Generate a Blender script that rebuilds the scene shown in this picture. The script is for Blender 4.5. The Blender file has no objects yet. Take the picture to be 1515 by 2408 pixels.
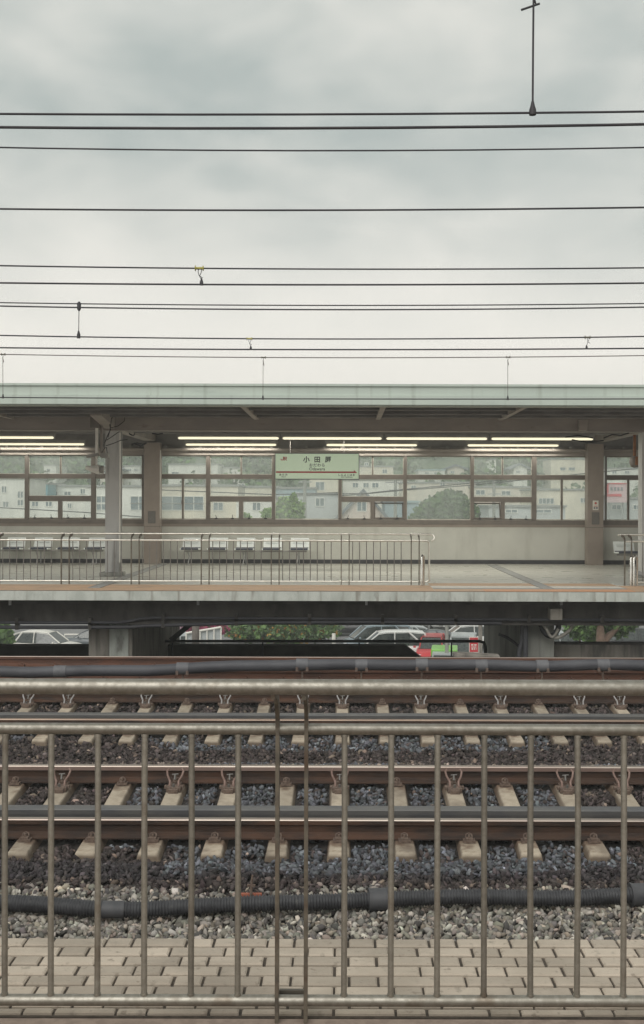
import bpy, math, random
import numpy as np
from mathutils import Vector, Matrix
random.seed(7); RNG = np.random.default_rng(11)
S = bpy.context.scene; COL = S.collection
PI = math.pi
# ------------------------------------------------------------------ camera
EYE, F, U0, V0, W, H, ROLL = 1.65, 2700.0, 808.0, 1180.0, 1515.0, 2408.0, 0.0026
cam = bpy.data.cameras.new('camera'); camo = bpy.data.objects.new('camera', cam); COL.objects.link(camo)
camo.location = (0, 0, EYE); camo.rotation_euler = (PI/2, -ROLL, 0)
cam.sensor_fit = 'HORIZONTAL'; cam.sensor_width = 36; cam.lens = F/W*36
cam.shift_x = -(U0-W/2)/W; cam.shift_y = -(H/2-V0)/W
cam.clip_start = 0.05; cam.clip_end = 3000
S.camera = camo
# ------------------------------------------------------------------ world, sun, exposure
SKY_STRENGTH = 0.086; SUN_EL, SUN_AZ = 44, 200
w = bpy.data.worlds.new('World'); S.world = w; w.use_nodes = True
nt = w.node_tree; nt.nodes.clear()
def N(nt, t, **k):
    n = nt.nodes.new(t)
    for a, b in k.items(): setattr(n, a, b)
    return n
def mathn(nt, op, a, b=None, c=None, clamp=False):
    n = N(nt, 'ShaderNodeMath', operation=op, use_clamp=clamp)
    for i, x in enumerate((a, b, c)):
        if x is None: continue
        if isinstance(x, (int, float)): n.inputs[i].default_value = x
        else: nt.links.new(x, n.inputs[i])
    return n.outputs[0]
def mixc(nt, f, a, b, mode='MIX'):
    n = N(nt, 'ShaderNodeMix', data_type='RGBA', blend_type=mode)
    for sock, x in ((n.inputs[0], f), (n.inputs[6], a), (n.inputs[7], b)):
        if isinstance(x, (int, float)): sock.default_value = x
        elif isinstance(x, (tuple, list)): sock.default_value = (*x[:3], 1)
        else: nt.links.new(x, sock)
    return n.outputs[2]
def maprange(nt, x, a, b, c=0., d=1.):
    n = N(nt, 'ShaderNodeMapRange', interpolation_type='SMOOTHSTEP')
    nt.links.new(x, n.inputs[0])
    for i, q in enumerate((a, b, c, d)): n.inputs[i+1].default_value = q
    return n.outputs[0]
tc = N(nt, 'ShaderNodeTexCoord'); sp = N(nt, 'ShaderNodeSeparateXYZ'); nt.links.new(tc.outputs['Generated'], sp.inputs[0])
def skynoise(scale, loc, detail, sz):
    mp = N(nt, 'ShaderNodeMapping'); mp.inputs['Scale'].default_value = (1, 1, sz); mp.inputs['Location'].default_value = loc
    nt.links.new(tc.outputs['Generated'], mp.inputs[0])
    n = N(nt, 'ShaderNodeTexNoise'); n.inputs['Scale'].default_value = scale; n.inputs['Detail'].default_value = detail
    n.inputs['Roughness'].default_value = .5; n.inputs['Distortion'].default_value = .3
    nt.links.new(mp.outputs[0], n.inputs['Vector']); return n.outputs[0]
n1 = skynoise(5.5, (0.35, 0.2, 0.1), 3.2, 2.2)
n2 = skynoise(13, (2.3, .2, .7), 2.5, 1.8)
nn = mathn(nt, 'ADD', mathn(nt, 'MULTIPLY', n1, .8), mathn(nt, 'MULTIPLY', n2, .2))
# thin low cloud toward the horizon, heavier grey layers higher up
grad = maprange(nt, sp.outputs[2], .10, .29)
fac = mathn(nt, 'ADD', mathn(nt, 'MULTIPLY', grad, .74), mathn(nt, 'MULTIPLY', mathn(nt, 'SUBTRACT', nn, .5), mathn(nt, 'ADD', mathn(nt, 'MULTIPLY', grad, 1.7), .25)), clamp=True)
cloud = mixc(nt, fac, (9.0, 8.6, 7.85), (4.0, 4.42, 4.2))
sky = N(nt, 'ShaderNodeTexSky', sky_type='NISHITA', sun_disc=False)
sky.sun_elevation = math.radians(SUN_EL); sky.sun_rotation = math.radians(SUN_AZ)
col = mixc(nt, .94, sky.outputs[0], cloud)
bg = N(nt, 'ShaderNodeBackground'); bg.inputs[1].default_value = SKY_STRENGTH; nt.links.new(col, bg.inputs[0])
wo = N(nt, 'ShaderNodeOutputWorld'); nt.links.new(bg.outputs[0], wo.inputs[0])
sl = bpy.data.lights.new('sun', 'SUN'); so = bpy.data.objects.new('sun', sl); COL.objects.link(so)
sl.energy = 1.5; sl.angle = math.radians(50); sl.color = (1, .975, .93)
_e, _a = math.radians(SUN_EL), math.radians(SUN_AZ)
so.rotation_euler = (-Vector((math.sin(_a)*math.cos(_e), math.cos(_a)*math.cos(_e), math.sin(_e)))).to_track_quat('-Z', 'Y').to_euler()
S.view_settings.view_transform = 'Standard'; S.view_settings.look = 'None'; S.view_settings.gamma = 1; S.view_settings.use_curve_mapping = False
S.view_settings.exposure = 0.47
HAZE = .0018
S.render.engine = 'CYCLES'; S.cycles.max_bounces = 8; S.cycles.transparent_max_bounces = 16
try: S.cycles.use_denoising = True
except Exception: pass
# ------------------------------------------------------------------ helpers
def at(u, v, Y):
    du, dv = u-U0, v-V0
    return Vector(((du+ROLL*dv)*Y/F, Y, EYE-(dv-ROLL*du)*Y/F))
def X(u, Y): return (u-U0)*Y/F
def Z(v, Y): return EYE-(v-V0)*Y/F
class MB:
    def __init__(s): s.v = []; s.f = []; s.m = []; s.s = []
    def add(s, vs, fs, mi=0, sm=False):
        o = len(s.v); s.v += [tuple(p) for p in vs]
        for f in fs: s.f.append(tuple(i+o for i in f)); s.m.append(mi); s.s.append(sm)
        return s
    def box(s, x0, x1, y0, y1, z0, z1, mi=0):
        return s.add([(x, y, z) for z in (z0, z1) for y in (y0, y1) for x in (x0, x1)],
              [(0, 2, 3, 1), (4, 5, 7, 6), (0, 1, 5, 4), (2, 6, 7, 3), (0, 4, 6, 2), (1, 3, 7, 5)], mi)
    def obox(s, c, size, rot=None, mi=0):
        m = rot or Matrix.Identity(3); c = Vector(c)
        vs = [c+m@Vector((x*size[0]/2, y*size[1]/2, z*size[2]/2)) for z in (-1, 1) for y in (-1, 1) for x in (-1, 1)]
        return s.add(vs, [(0, 2, 3, 1), (4, 5, 7, 6), (0, 1, 5, 4), (2, 6, 7, 3), (0, 4, 6, 2), (1, 3, 7, 5)], mi)
    def prism(s, prof, x0, x1, mi=0, top=None, sm=False):     # profile (y, z) run along X
        n = len(prof)
        vs = [(x0, y, z) for y, z in prof]+[(x1, y, z) for y, z in prof]
        for i in range(n):
            j = (i+1) % n
            s.add([vs[i], vs[j], vs[n+j], vs[n+i]], [(0, 1, 2, 3)], (1 if top and i in top else mi), sm)
        return s.add(vs, [tuple(range(n))[::-1], tuple(range(n, 2*n))], mi)
    def tube(s, pts, r, n=10, mi=0, caps=True, flat=None):
        pts = [Vector(p) for p in pts]; k = len(pts)
        rs = r if isinstance(r, (list, tuple, np.ndarray)) else [r]*k
        t0 = (pts[1]-pts[0]).normalized()
        up = Vector((0, 0, 1)) if abs(t0.z) < .9 else Vector((1, 0, 0))
        a = t0.cross(up).normalized(); vs = []
        for i in range(k):
            t = (pts[min(i+1, k-1)]-pts[max(i-1, 0)]).normalized()
            a = (a-t*a.dot(t)).normalized(); b = t.cross(a)
            for q in range(n):
                an = 2*PI*q/n
                vs.append(pts[i]+(a*math.cos(an)+b*math.sin(an))*rs[i])
        fs = [(i*n+q, i*n+(q+1) % n, (i+1)*n+(q+1) % n, (i+1)*n+q) for i in range(k-1) for q in range(n)]
        s.add(vs, fs, mi, n > 4)
        if caps: s.add(vs[:n], [tuple(range(n))[::-1]], mi); s.add(vs[-n:], [tuple(range(n))], mi)
        return s
    def ball(s, c, r, seg=10, mi=0, sc=(1, 1, 1)):
        rings = seg//2; vs = []
        for i in range(rings+1):
            th = PI*i/rings
            for q in range(seg):
                vs.append((c[0]+r*sc[0]*math.sin(th)*math.cos(2*PI*q/seg), c[1]+r*sc[1]*math.sin(th)*math.sin(2*PI*q/seg), c[2]+r*sc[2]*math.cos(th)))
        return s.add(vs, [(i*seg+q, (i+1)*seg+q, (i+1)*seg+(q+1) % seg, i*seg+(q+1) % seg) for i in range(rings) for q in range(seg)], mi, True)
    def build(s, name, mats, parent=None, bevel=0):
        me = bpy.data.meshes.new(name); off = Vector((0, 0, 0)); p = parent
        while p is not None: off += p.location; p = p.parent
        me.from_pydata([(x-off.x, y-off.y, z-off.z) for x, y, z in s.v], [], s.f)
        for m in (mats if isinstance(mats, (list, tuple)) else [mats]): me.materials.append(m)
        me.polygons.foreach_set('material_index', s.m); me.polygons.foreach_set('use_smooth', s.s); me.update()
        o = bpy.data.objects.new(name, me); COL.objects.link(o)
        if parent: o.parent = parent
        if bevel:
            b = o.modifiers.new('bevel', 'BEVEL'); b.width = bevel; b.segments = 2; b.limit_method = 'ANGLE'; b.angle_limit = .7
            b.harden_normals = False
        return o
def tag(o, label=None, cat=None, group=None, kind=None):
    for k, x in (('label', label), ('category', cat), ('group', group), ('kind', kind)):
        if x: o[k] = x
    return o
def thing(name, label, cat, loc=(0, 0, 0), group=None, kind=None):
    o = bpy.data.objects.new(name, None); COL.objects.link(o); o.location = loc; o.empty_display_size = .2
    return tag(o, label, cat, group, kind)
def copy_tree(o, parent=None):
    c = o.copy(); COL.objects.link(c)
    if parent: c.parent = parent
    for ch in list(o.children): copy_tree(ch, c)
    return c
# ------------------------------------------------------------------ materials
def M(name, c1, c2=None, rough=.6, metal=0., scale=6., bump=0., bscale=None, stretch=(1, 1, 1), lo=.38, hi=.62, c3=None, s3=1.2, l3=.52, h3=.72, spec=.5, rvar=0., detail=6):
    m = bpy.data.materials.new(name); m.use_nodes = True; nt = m.node_tree
    b = nt.nodes['Principled BSDF']; b.inputs['Roughness'].default_value = rough; b.inputs['Metallic'].default_value = metal
    b.inputs['Specular IOR Level'].default_value = spec
    tc = N(nt, 'ShaderNodeTexCoord'); mp = N(nt, 'ShaderNodeMapping'); mp.inputs['Scale'].default_value = stretch
    nt.links.new(tc.outputs['Object'], mp.inputs[0])
    def noise(sc, det=detail):
        n = N(nt, 'ShaderNodeTexNoise'); n.inputs['Scale'].default_value = sc; n.inputs['Detail'].default_value = det; n.inputs['Roughness'].default_value = .6
        nt.links.new(mp.outputs[0], n.inputs['Vector']); return n.outputs[0]
    c = tuple(c1)
    if c2:
        f = noise(scale); c = mixc(nt, maprange(nt, f, lo, hi), c1, c2)
        if rvar:
            nt.links.new(maprange(nt, f, .3, .7, rough-rvar, rough+rvar), b.inputs['Roughness'])
    if c3: c = mixc(nt, maprange(nt, noise(s3), l3, h3), c, c3)
    if isinstance(c, tuple): b.inputs['Base Color'].default_value = (*c, 1)
    else: nt.links.new(c, b.inputs['Base Color'])
    if bump:
        bn = N(nt, 'ShaderNodeBump'); bn.inputs['Strength'].default_value = bump; bn.inputs['Distance'].default_value = .02
        nt.links.new(noise(bscale or scale*4), bn.inputs['Height']); nt.links.new(bn.outputs[0], b.inputs['Normal'])
    return m
def emit(name, c, s):
    m = bpy.data.materials.new(name); m.use_nodes = True; nt = m.node_tree
    b = nt.nodes['Principled BSDF']; b.inputs['Base Color'].default_value = (.8, .8, .75, 1)
    b.inputs['Emission Color'].default_value = (*c, 1); b.inputs['Emission Strength'].default_value = s
    return m
def glass(name, tint, milk, refl=.12, milkc=(.75, .8, .78)):
    m = bpy.data.materials.new(name); m.use_nodes = True; nt = m.node_tree; nt.nodes.clear()
    tr = N(nt, 'ShaderNodeBsdfTransparent'); tr.inputs[0].default_value = (*tint, 1)
    di = N(nt, 'ShaderNodeBsdfDiffuse'); di.inputs[0].default_value = (*milkc, 1)
    tl = N(nt, 'ShaderNodeBsdfTranslucent'); tl.inputs[0].default_value = (*milkc, 1)
    a = N(nt, 'ShaderNodeMixShader'); a.inputs[0].default_value = .7
    nt.links.new(di.outputs[0], a.inputs[1]); nt.links.new(tl.outputs[0], a.inputs[2])
    tc = N(nt, 'ShaderNodeTexCoord'); nz = N(nt, 'ShaderNodeTexNoise'); nz.inputs['Scale'].default_value = 1.6; nz.inputs['Detail'].default_value = 5
    mp = N(nt, 'ShaderNodeMapping'); mp.inputs['Scale'].default_value = (1, 1, .45); nt.links.new(tc.outputs['Object'], mp.inputs[0]); nt.links.new(mp.outputs[0], nz.inputs['Vector'])
    mx = N(nt, 'ShaderNodeMixShader'); nt.links.new(maprange(nt, nz.outputs[0], .3, .7, milk*.55, milk*1.45), mx.inputs[0])
    nt.links.new(tr.outputs[0], mx.inputs[1]); nt.links.new(a.outputs[0], mx.inputs[2])
    gl = N(nt, 'ShaderNodeBsdfGlossy'); gl.inputs['Roughness'].default_value = .03
    lw = N(nt, 'ShaderNodeLayerWeight'); lw.inputs[0].default_value = .3
    mg = N(nt, 'ShaderNodeMixShader'); nt.links.new(mathn(nt, 'MULTIPLY', lw.outputs['Fresnel'], refl*3), mg.inputs[0])
    nt.links.new(mx.outputs[0], mg.inputs[1]); nt.links.new(gl.outputs[0], mg.inputs[2])
    o = N(nt, 'ShaderNodeOutputMaterial'); nt.links.new(mg.outputs[0], o.inputs[0]); return m
def attr_mat(name, rough=.9):
    m = bpy.data.materials.new(name); m.use_nodes = True; nt = m.node_tree; b = nt.nodes['Principled BSDF']
    b.inputs['Roughness'].default_value = rough; b.inputs['Specular IOR Level'].default_value = .3
    a = N(nt, 'ShaderNodeAttribute', attribute_name='tone'); tc = N(nt, 'ShaderNodeTexCoord')
    nz = N(nt, 'ShaderNodeTexNoise'); nz.inputs['Scale'].default_value = 60; nz.inputs['Detail'].default_value = 3
    nt.links.new(tc.outputs['Object'], nz.inputs['Vector'])
    c = mixc(nt, maprange(nt, nz.outputs[0], .3, .7, .0, .5), a.outputs[0], (.5, .5, .5), 'OVERLAY'); nt.links.new(c, b.inputs['Base Color'])
    return m
STEEL = M('satin_stainless', (.325, .305, .265), (.26, .24, .205), rough=.43, metal=.8, scale=40, bump=.05, bscale=300, rvar=.06)
STEEL_FAR = M('stainless_far', (.80, .77, .70), (.68, .65, .58), rough=.3, metal=.9, scale=8)
STEEL_BAR = M('stainless_bar', (.27, .255, .24), (.21, .2, .185), rough=.4, metal=.75, scale=8)
STEEL_PLATE = M('plate_steel', (.13, .115, .095), (.19, .165, .13), rough=.5, metal=.75, scale=20)
PAVER = M('paver', (.51, .435, .355), (.43, .365, .295), rough=.85, scale=3.5, bump=.25, bscale=160, c3=(.31, .265, .215), s3=22, l3=.56, h3=.75)
JOINT = M('joint', (.06, .049, .039), (.095, .077, .062), rough=.95, scale=30)
BROWNFLOOR = M('brown_tile', (.20, .15, .12), (.26, .2, .16), rough=.8, scale=20)
RUST = M('rail_rust', (.056, .030, .019), (.030, .019, .015), rough=.85, scale=9, bump=.3, bscale=90, stretch=(.25, 1, 1), c3=(.085, .041, .024), s3=4, l3=.5, h3=.7)
HEADSIDE = M('rail_head_side', (.30, .215, .185), (.24, .165, .14), rough=.5, metal=.3, scale=3, stretch=(.2, 4, 1))
RUST_RED = M('rail_rust_red', (.12, .052, .032), (.075, .037, .026), rough=.85, scale=6, bump=.3, bscale=90, stretch=(.25, 1, 1))
RAILTOP = M('rail_top', (.40, .345, .30), (.34, .275, .24), rough=.4, metal=.8, scale=3, stretch=(.2, 4, 1))
RAILTOP_DULL = M('rail_top_dull', (.36, .27, .21), (.28, .2, .155), rough=.45, metal=.6, scale=4, stretch=(.2, 4, 1))
GUARD = M('guard_steel', (.115, .115, .12), (.15, .145, .14), rough=.55, metal=.4, scale=6, stretch=(.3, 1, 1))
SLEEPER = M('sleeper_concrete', (.43, .365, .285), (.36, .30, .23), rough=.9, scale=7, bump=.3, bscale=70, c3=(.20, .13, .085), s3=3.1, l3=.55, h3=.75)
CLIP = M('clip_rusty', (.095, .064, .05), (.16, .115, .09), rough=.8, scale=30)
GALVD = M('galvanised_dull', (.2, .19, .18), (.14, .13, .12), rough=.55, metal=.5, scale=20)
GALV = M('galvanised', (.42, .42, .42), (.34, .34, .34), rough=.5, metal=.5, scale=12)
CORR = M('corrugated_black', (.028, .028, .032), (.045, .045, .05), rough=.55, scale=9, c3=(.10, .095, .09), s3=16, l3=.6, h3=.78)
CABLEGREY = M('grey_pipe', (.048, .048, .057), (.07, .07, .08), rough=.6, scale=4, stretch=(.4, 1, 1), bump=.15, bscale=30)
CONC = M('concrete', (.36, .36, .325), (.28, .28, .255), rough=.9, scale=2.2, bump=.25, bscale=30, c3=(.17, .17, .155), s3=1.1, l3=.55, h3=.72, stretch=(1, 1, .35))
CONC_L = M('concrete_left', (.30, .275, .24), (.22, .20, .175), rough=.9, scale=3, bump=.3, bscale=30, c3=(.13, .12, .11), s3=3, l3=.52, h3=.7, stretch=(1, 1, .4))
CONC_EDGE = M('concrete_edge', (.50, .52, .48), (.40, .42, .385), rough=.9, scale=3, stretch=(1, 1, .5), bump=.2, bscale=30, c3=(.22, .22, .2), s3=2.4, l3=.6, h3=.72)
DARKCONC = M('dark_concrete', (.055, .05, .047), (.085, .078, .072), rough=.95, scale=3, stretch=(1, 1, .5), bump=.3, bscale=20)  # dark brown-grey concrete, paler in random streaks
DARKWALL = M('shade_toned_wall', (.05, .048, .04), (.075, .07, .058), rough=.95, scale=3, bump=.4, bscale=10)  # concrete wall, the shade under the platform is put into its dark colour
PLATFLOOR = M('platform_floor', (.50, .49, .44), (.44, .43, .385), rough=.33, scale=1.4, c3=(.42, .41, .37), s3=2, l3=.5, h3=.8, rvar=.08, bump=.03, bscale=30)
TAN = M('tan_strip', (.50, .325, .20), (.42, .285, .185), rough=.7, scale=3, stretch=(.5, 2, 1))
ORANGE = M('orange_strip', (.58, .29, .15), (.5, .27, .15), rough=.7, scale=6, stretch=(.5, 2, 1))
WHITELINE = M('white_line', (.62, .6, .53), (.5, .48, .43), rough=.7, scale=8)
GREYLINE = M('grey_line', (.30, .30, .29), (.25, .25, .24), rough=.7, scale=8)
FASCIA = M('fascia_paint', (.47, .53, .475), (.43, .485, .44), rough=.55, scale=1.2, stretch=(.4, 1, 2), c3=(.36, .41, .37), s3=2.5, l3=.6, h3=.8)
FRAME = M('frame_brown', (.185, .16, .14), (.155, .135, .12), rough=.6, scale=4)
BEAM = M('beam_brown', (.35, .31, .275), (.29, .26, .235), rough=.65, scale=2, stretch=(.4, 1, 1), c3=(.16, .13, .11), s3=5, l3=.6, h3=.8)
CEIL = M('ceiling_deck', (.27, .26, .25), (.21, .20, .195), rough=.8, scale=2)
WALLPANEL = M('wall_panel', (.57, .57, .52), (.53, .53, .485), rough=.5, scale=1.3)
SKIRT = M('skirting', (.045, .045, .05), (.06, .06, .065), rough=.6, scale=4)
BACKCOL = M('column_beige', (.30, .255, .22), (.265, .225, .195), rough=.6, scale=2)
COLSTEEL = M('column_grey', (.58, .575, .56), (.48, .475, .46), rough=.55, scale=2.5, stretch=(1, 1, .3), c3=(.24, .235, .225), s3=1.7, l3=.52, h3=.7)
VENT = M('vent_grey', (.17, .16, .15), (.13, .12, .11), rough=.6, scale=60)
PAPER = M('paper', (.75, .73, .66), (.7, .68, .62), rough=.7)
INKRED = M('ink_red', (.5, .12, .10), rough=.7)
INKGREY = M('ink_grey', (.2, .2, .22), rough=.7)
SEATWHITE = M('seat_white', (.80, .84, .82), (.74, .78, .77), rough=.35, scale=3)
SEATPAD = M('seat_pad', (.66, .70, .68), (.61, .65, .63), rough=.6, scale=12)
SEATDARK = M('seat_dark', (.035, .04, .06), (.05, .055, .08), rough=.6, scale=12)
TUBE = emit('tube_glow', (1.0, .92, .64), .73)
HOUSING = M('lamp_housing', (.33, .32, .30), (.27, .26, .245), rough=.6, scale=4)
SIGNFACE = M('sign_face', (.62, .76, .57), (.65, .78, .60), rough=.3, scale=1.2)
_b = SIGNFACE.node_tree.nodes['Principled BSDF']; _b.inputs['Emission Color'].default_value = (.70, .85, .62, 1); _b.inputs['Emission Strength'].default_value = .18
SIGNFRAME = M('sign_frame', (.05, .055, .075), rough=.5)
INKBLACK = M('ink_black', (.015, .017, .025), rough=.4)
SIGNRED = M('sign_red', (.55, .045, .06), rough=.4)
WIRE = M('wire_dark', (.028, .026, .032), (.04, .037, .04), rough=.6, metal=.3, scale=3)
WIREBROWN = M('wire_brown', (.09, .07, .06), rough=.7)
YELLOWINS = M('insulator_yellow', (.42, .38, .08), (.33, .29, .06), rough=.5, scale=20)
WHITEPAINT = M('white_housing', (.82, .80, .74), (.74, .72, .67), rough=.5, scale=6)
BLACKCABLE = M('black_cable', (.02, .02, .024), rough=.6)
ORANGERUST = M('orange_rust', (.30, .13, .055), (.2, .085, .04), rough=.8, scale=10)
REDPLATE = M('red_rust_plate', (.23, .07, .045), (.30, .10, .06), rough=.9, scale=30)
ASPHALT = M('asphalt', (.16, .16, .165), (.21, .21, .21), rough=.9, scale=.3, bump=.1, bscale=20)
BED = M('bed_dark', (.022, .018, .017), (.04, .034, .031), rough=1, scale=20, bump=.6, bscale=30)
LEAFW = M('leaf_woods', (.10, .145, .075), (.15, .19, .105), rough=.8, scale=.5)
LEAFD = M('leaf_dark', (.06, .105, .04), (.085, .14, .05), rough=.7, scale=3)
LEAFM = M('leaf_mid', (.075, .15, .035), (.11, .19, .05), rough=.7, scale=3)
LEAFY = M('leaf_bright', (.16, .28, .05), (.22, .34, .08), rough=.7, scale=3)
BERRY = M('leaf_orange', (.45, .18, .03), (.36, .22, .04), rough=.7, scale=3)
PINKF = M('flower_pink', (.36, .05, .13), (.28, .04, .09), rough=.7, scale=3)
BARK = M('bark', (.13, .085, .06), (.18, .12, .09), rough=.95, scale=6, bump=.5)
HILLM = M('hill_green', (.10, .14, .08), (.15, .18, .11), rough=1, scale=.2)
PANE = glass('window_glass', (.97, 1.0, .985), .17, milkc=(.92, .96, .93))
CARGLASS = M('car_glass', (.02, .028, .028), (.04, .05, .045), rough=.06, spec=.9)
TYRE = M('tyre', (.02, .02, .02), rough=.85)
RIM = M('rim', (.5, .5, .5), rough=.3, metal=.9)
LAMPW = M('headlight_lens', (.7, .72, .72), rough=.15)
LAMPR = M('tail_lens', (.45, .03, .03), rough=.2)
PLATEM = M('number_plate', (.6, .6, .58), rough=.5)
def tweak(m, build):
    nt = m.node_tree; b = nt.nodes['Principled BSDF']; lk = b.inputs['Base Color'].links
    base = lk[0].from_socket if lk else tuple(b.inputs['Base Color'].default_value)[:3]
    nt.links.new(build(nt, base), b.inputs['Base Color'])
def noise_of(nt, scale, stretch, detail=5, space='Object'):
    tc = N(nt, 'ShaderNodeTexCoord'); mp = N(nt, 'ShaderNodeMapping'); mp.inputs['Scale'].default_value = stretch
    nt.links.new(tc.outputs[space], mp.inputs[0]); n = N(nt, 'ShaderNodeTexNoise'); n.inputs['Scale'].default_value = scale; n.inputs['Detail'].default_value = detail
    nt.links.new(mp.outputs[0], n.inputs['Vector']); return n.outputs[0]
def island_vary(m, lo, hi):
    def f(nt, base):
        g = N(nt, 'ShaderNodeNewGeometry'); k = maprange(nt, g.outputs['Random Per Island'], 0, 1, lo, hi)
        c = N(nt, 'ShaderNodeCombineColor'); [nt.links.new(k, c.inputs[i]) for i in range(3)]
        return mixc(nt, 1.0, base, c.outputs[0], 'MULTIPLY')
    tweak(m, f)
def object_vary(m, lo, hi):
    def f(nt, base):
        g = N(nt, 'ShaderNodeObjectInfo'); k = maprange(nt, g.outputs['Random'], 0, 1, lo, hi)
        c = N(nt, 'ShaderNodeCombineColor'); [nt.links.new(k, c.inputs[i]) for i in range(3)]
        return mixc(nt, 1.0, base, c.outputs[0], 'MULTIPLY')
    tweak(m, f)
def streaks(m, col, scale, stretch, lo, hi, amt=1.):
    tweak(m, lambda nt, base: mixc(nt, mathn(nt, 'MULTIPLY', maprange(nt, noise_of(nt, scale, stretch), lo, hi), amt), base, col))
island_vary(PAVER, .8, 1.1); streaks(PAVER, (.22, .185, .15), 1.1, (1, 1.6, 1), .48, .72, .65); streaks(PAVER, (.20, .16, .125), 26, (1, 1, 1), .62, .72, .6)
streaks(FASCIA, (.30, .33, .29), 2.2, (3, 1, .12), .52, .75, .7); streaks(CONC_EDGE, (.20, .18, .15), 2.6, (2.2, 1, .25), .52, .7, .8)
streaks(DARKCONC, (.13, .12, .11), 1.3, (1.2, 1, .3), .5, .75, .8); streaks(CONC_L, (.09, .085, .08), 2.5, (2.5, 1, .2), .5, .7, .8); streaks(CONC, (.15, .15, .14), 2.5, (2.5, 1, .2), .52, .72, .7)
object_vary(STEEL, .86, 1.12); streaks(STEEL, (.16, .12, .085), 7, (1, 1, 1), .56, .74, .55); streaks(STEEL_PLATE, (.12, .075, .05), 9, (1, 1, 1), .52, .72, .7)
streaks(COLSTEEL, (.20, .19, .18), 4, (2, 1, .2), .5, .7, .6); streaks(WALLPANEL, (.42, .415, .37), 1.5, (2.5, 1, .5), .5, .75, .5); streaks(TAN, (.27, .2, .145), 2.2, (1, 2.5, 1), .52, .72, .7)
def rust_at_rails(nt, base):
    tc = N(nt, 'ShaderNodeTexCoord'); sx = N(nt, 'ShaderNodeSeparateXYZ'); nt.links.new(tc.outputs['Object'], sx.inputs[0])
    d = mathn(nt, 'ABSOLUTE', mathn(nt, 'SUBTRACT', mathn(nt, 'ABSOLUTE', sx.outputs[1]), .74))
    gi = N(nt, 'ShaderNodeObjectInfo')
    tcw = N(nt, 'ShaderNodeVectorMath', operation='ADD'); nt.links.new(tc.outputs['Object'], tcw.inputs[0]); nt.links.new(gi.outputs['Location'], tcw.inputs[1])
    n = N(nt, 'ShaderNodeTexNoise'); n.inputs['Scale'].default_value = 9; n.inputs['Detail'].default_value = 5; nt.links.new(tcw.outputs[0], n.inputs['Vector'])
    f = maprange(nt, mathn(nt, 'ADD', d, mathn(nt, 'MULTIPLY', mathn(nt, 'SUBTRACT', n.outputs[0], .5), .55)), .30, .08)
    base = mixc(nt, mathn(nt, 'MULTIPLY', f, .85), base, (.13, .078, .05))
    side = maprange(nt, sx.outputs[2], -.012, -.05); base = mixc(nt, mathn(nt, 'MULTIPLY', side, .7), base, (.16, .11, .075))
    n2 = N(nt, 'ShaderNodeTexNoise'); n2.inputs['Scale'].default_value = 3.5; n2.inputs['Detail'].default_value = 6; nt.links.new(tcw.outputs[0], n2.inputs['Vector'])
    return mixc(nt, mathn(nt, 'MULTIPLY', maprange(nt, n2.outputs[0], .48, .72), .7), base, (.19, .15, .115))
tweak(SLEEPER, rust_at_rails); object_vary(SLEEPER, .8, 1.08)
# ------------------------------------------------------------------ numpy mesh
def np_mesh(name, verts, faces, mat, tones=None, per=None):
    me = bpy.data.meshes.new(name); n = len(verts); k = faces.shape[1]; nf = len(faces)
    me.vertices.add(n); me.vertices.foreach_set('co', verts.astype(np.float32).ravel())
    me.loops.add(nf*k); me.loops.foreach_set('vertex_index', faces.astype(np.int32).ravel())
    me.polygons.add(nf); me.polygons.foreach_set('loop_start', np.arange(0, nf*k, k, dtype=np.int32))
    for m in (mat if isinstance(mat, (list, tuple)) else [mat]): me.materials.append(m)
    if tones is not None:
        a = me.attributes.new('tone', 'FLOAT_COLOR', 'POINT')
        c = np.ones((n, 4), np.float32); c[:, :3] = np.repeat(tones, per, 0); a.data.foreach_set('color', c.ravel())
    me.update(calc_edges=True); me.validate(); o = bpy.data.objects.new(name, me); COL.objects.link(o); return o
_t = (1+5**.5)/2
ICO_V = np.array([(-1, _t, 0), (1, _t, 0), (-1, -_t, 0), (1, -_t, 0), (0, -1, _t), (0, 1, _t), (0, -1, -_t), (0, 1, -_t), (_t, 0, -1), (_t, 0, 1), (-_t, 0, -1), (-_t, 0, 1)])/math.hypot(1, _t)
ICO_F = np.array([(0, 11, 5), (0, 5, 1), (0, 1, 7), (0, 7, 10), (0, 10, 11), (1, 5, 9), (5, 11, 4), (11, 10, 2), (10, 7, 6), (7, 1, 8), (3, 9, 4), (3, 4, 2), (3, 2, 6), (3, 6, 8), (3, 8, 9), (4, 9, 5), (2, 4, 11), (6, 2, 10), (8, 6, 7), (9, 8, 1)])
def rand_rot(n):
    q = RNG.normal(size=(n, 4)); q /= np.linalg.norm(q, axis=1)[:, None]; a, b, c, d = q.T
    return np.stack([np.stack([1-2*(c*c+d*d), 2*(b*c-a*d), 2*(b*d+a*c)], -1), np.stack([2*(b*c+a*d), 1-2*(b*b+d*d), 2*(c*d-a*b)], -1), np.stack([2*(b*d-a*c), 2*(c*d+a*b), 1-2*(b*b+c*c)], -1)], 1)
def stones(name, P, size, tones, mat):
    n = len(P); v = np.repeat(ICO_V[None], n, 0)*(1+RNG.normal(0, .24, (n, 12, 1)))
    sc = np.stack([RNG.uniform(.85, 1.55, n), RNG.uniform(.6, 1.05, n), RNG.uniform(.38, .75, n)], -1)*size[:, None]
    v = v*sc[:, None, :]; v = np.einsum('nij,nkj->nki', rand_rot(n), v)+P[:, None, :]
    f = (ICO_F[None]+(np.arange(n)*12)[:, None, None]).reshape(-1, 3)
    return np_mesh(name, v.reshape(-1, 3), f, mat, tones, 12)
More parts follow.
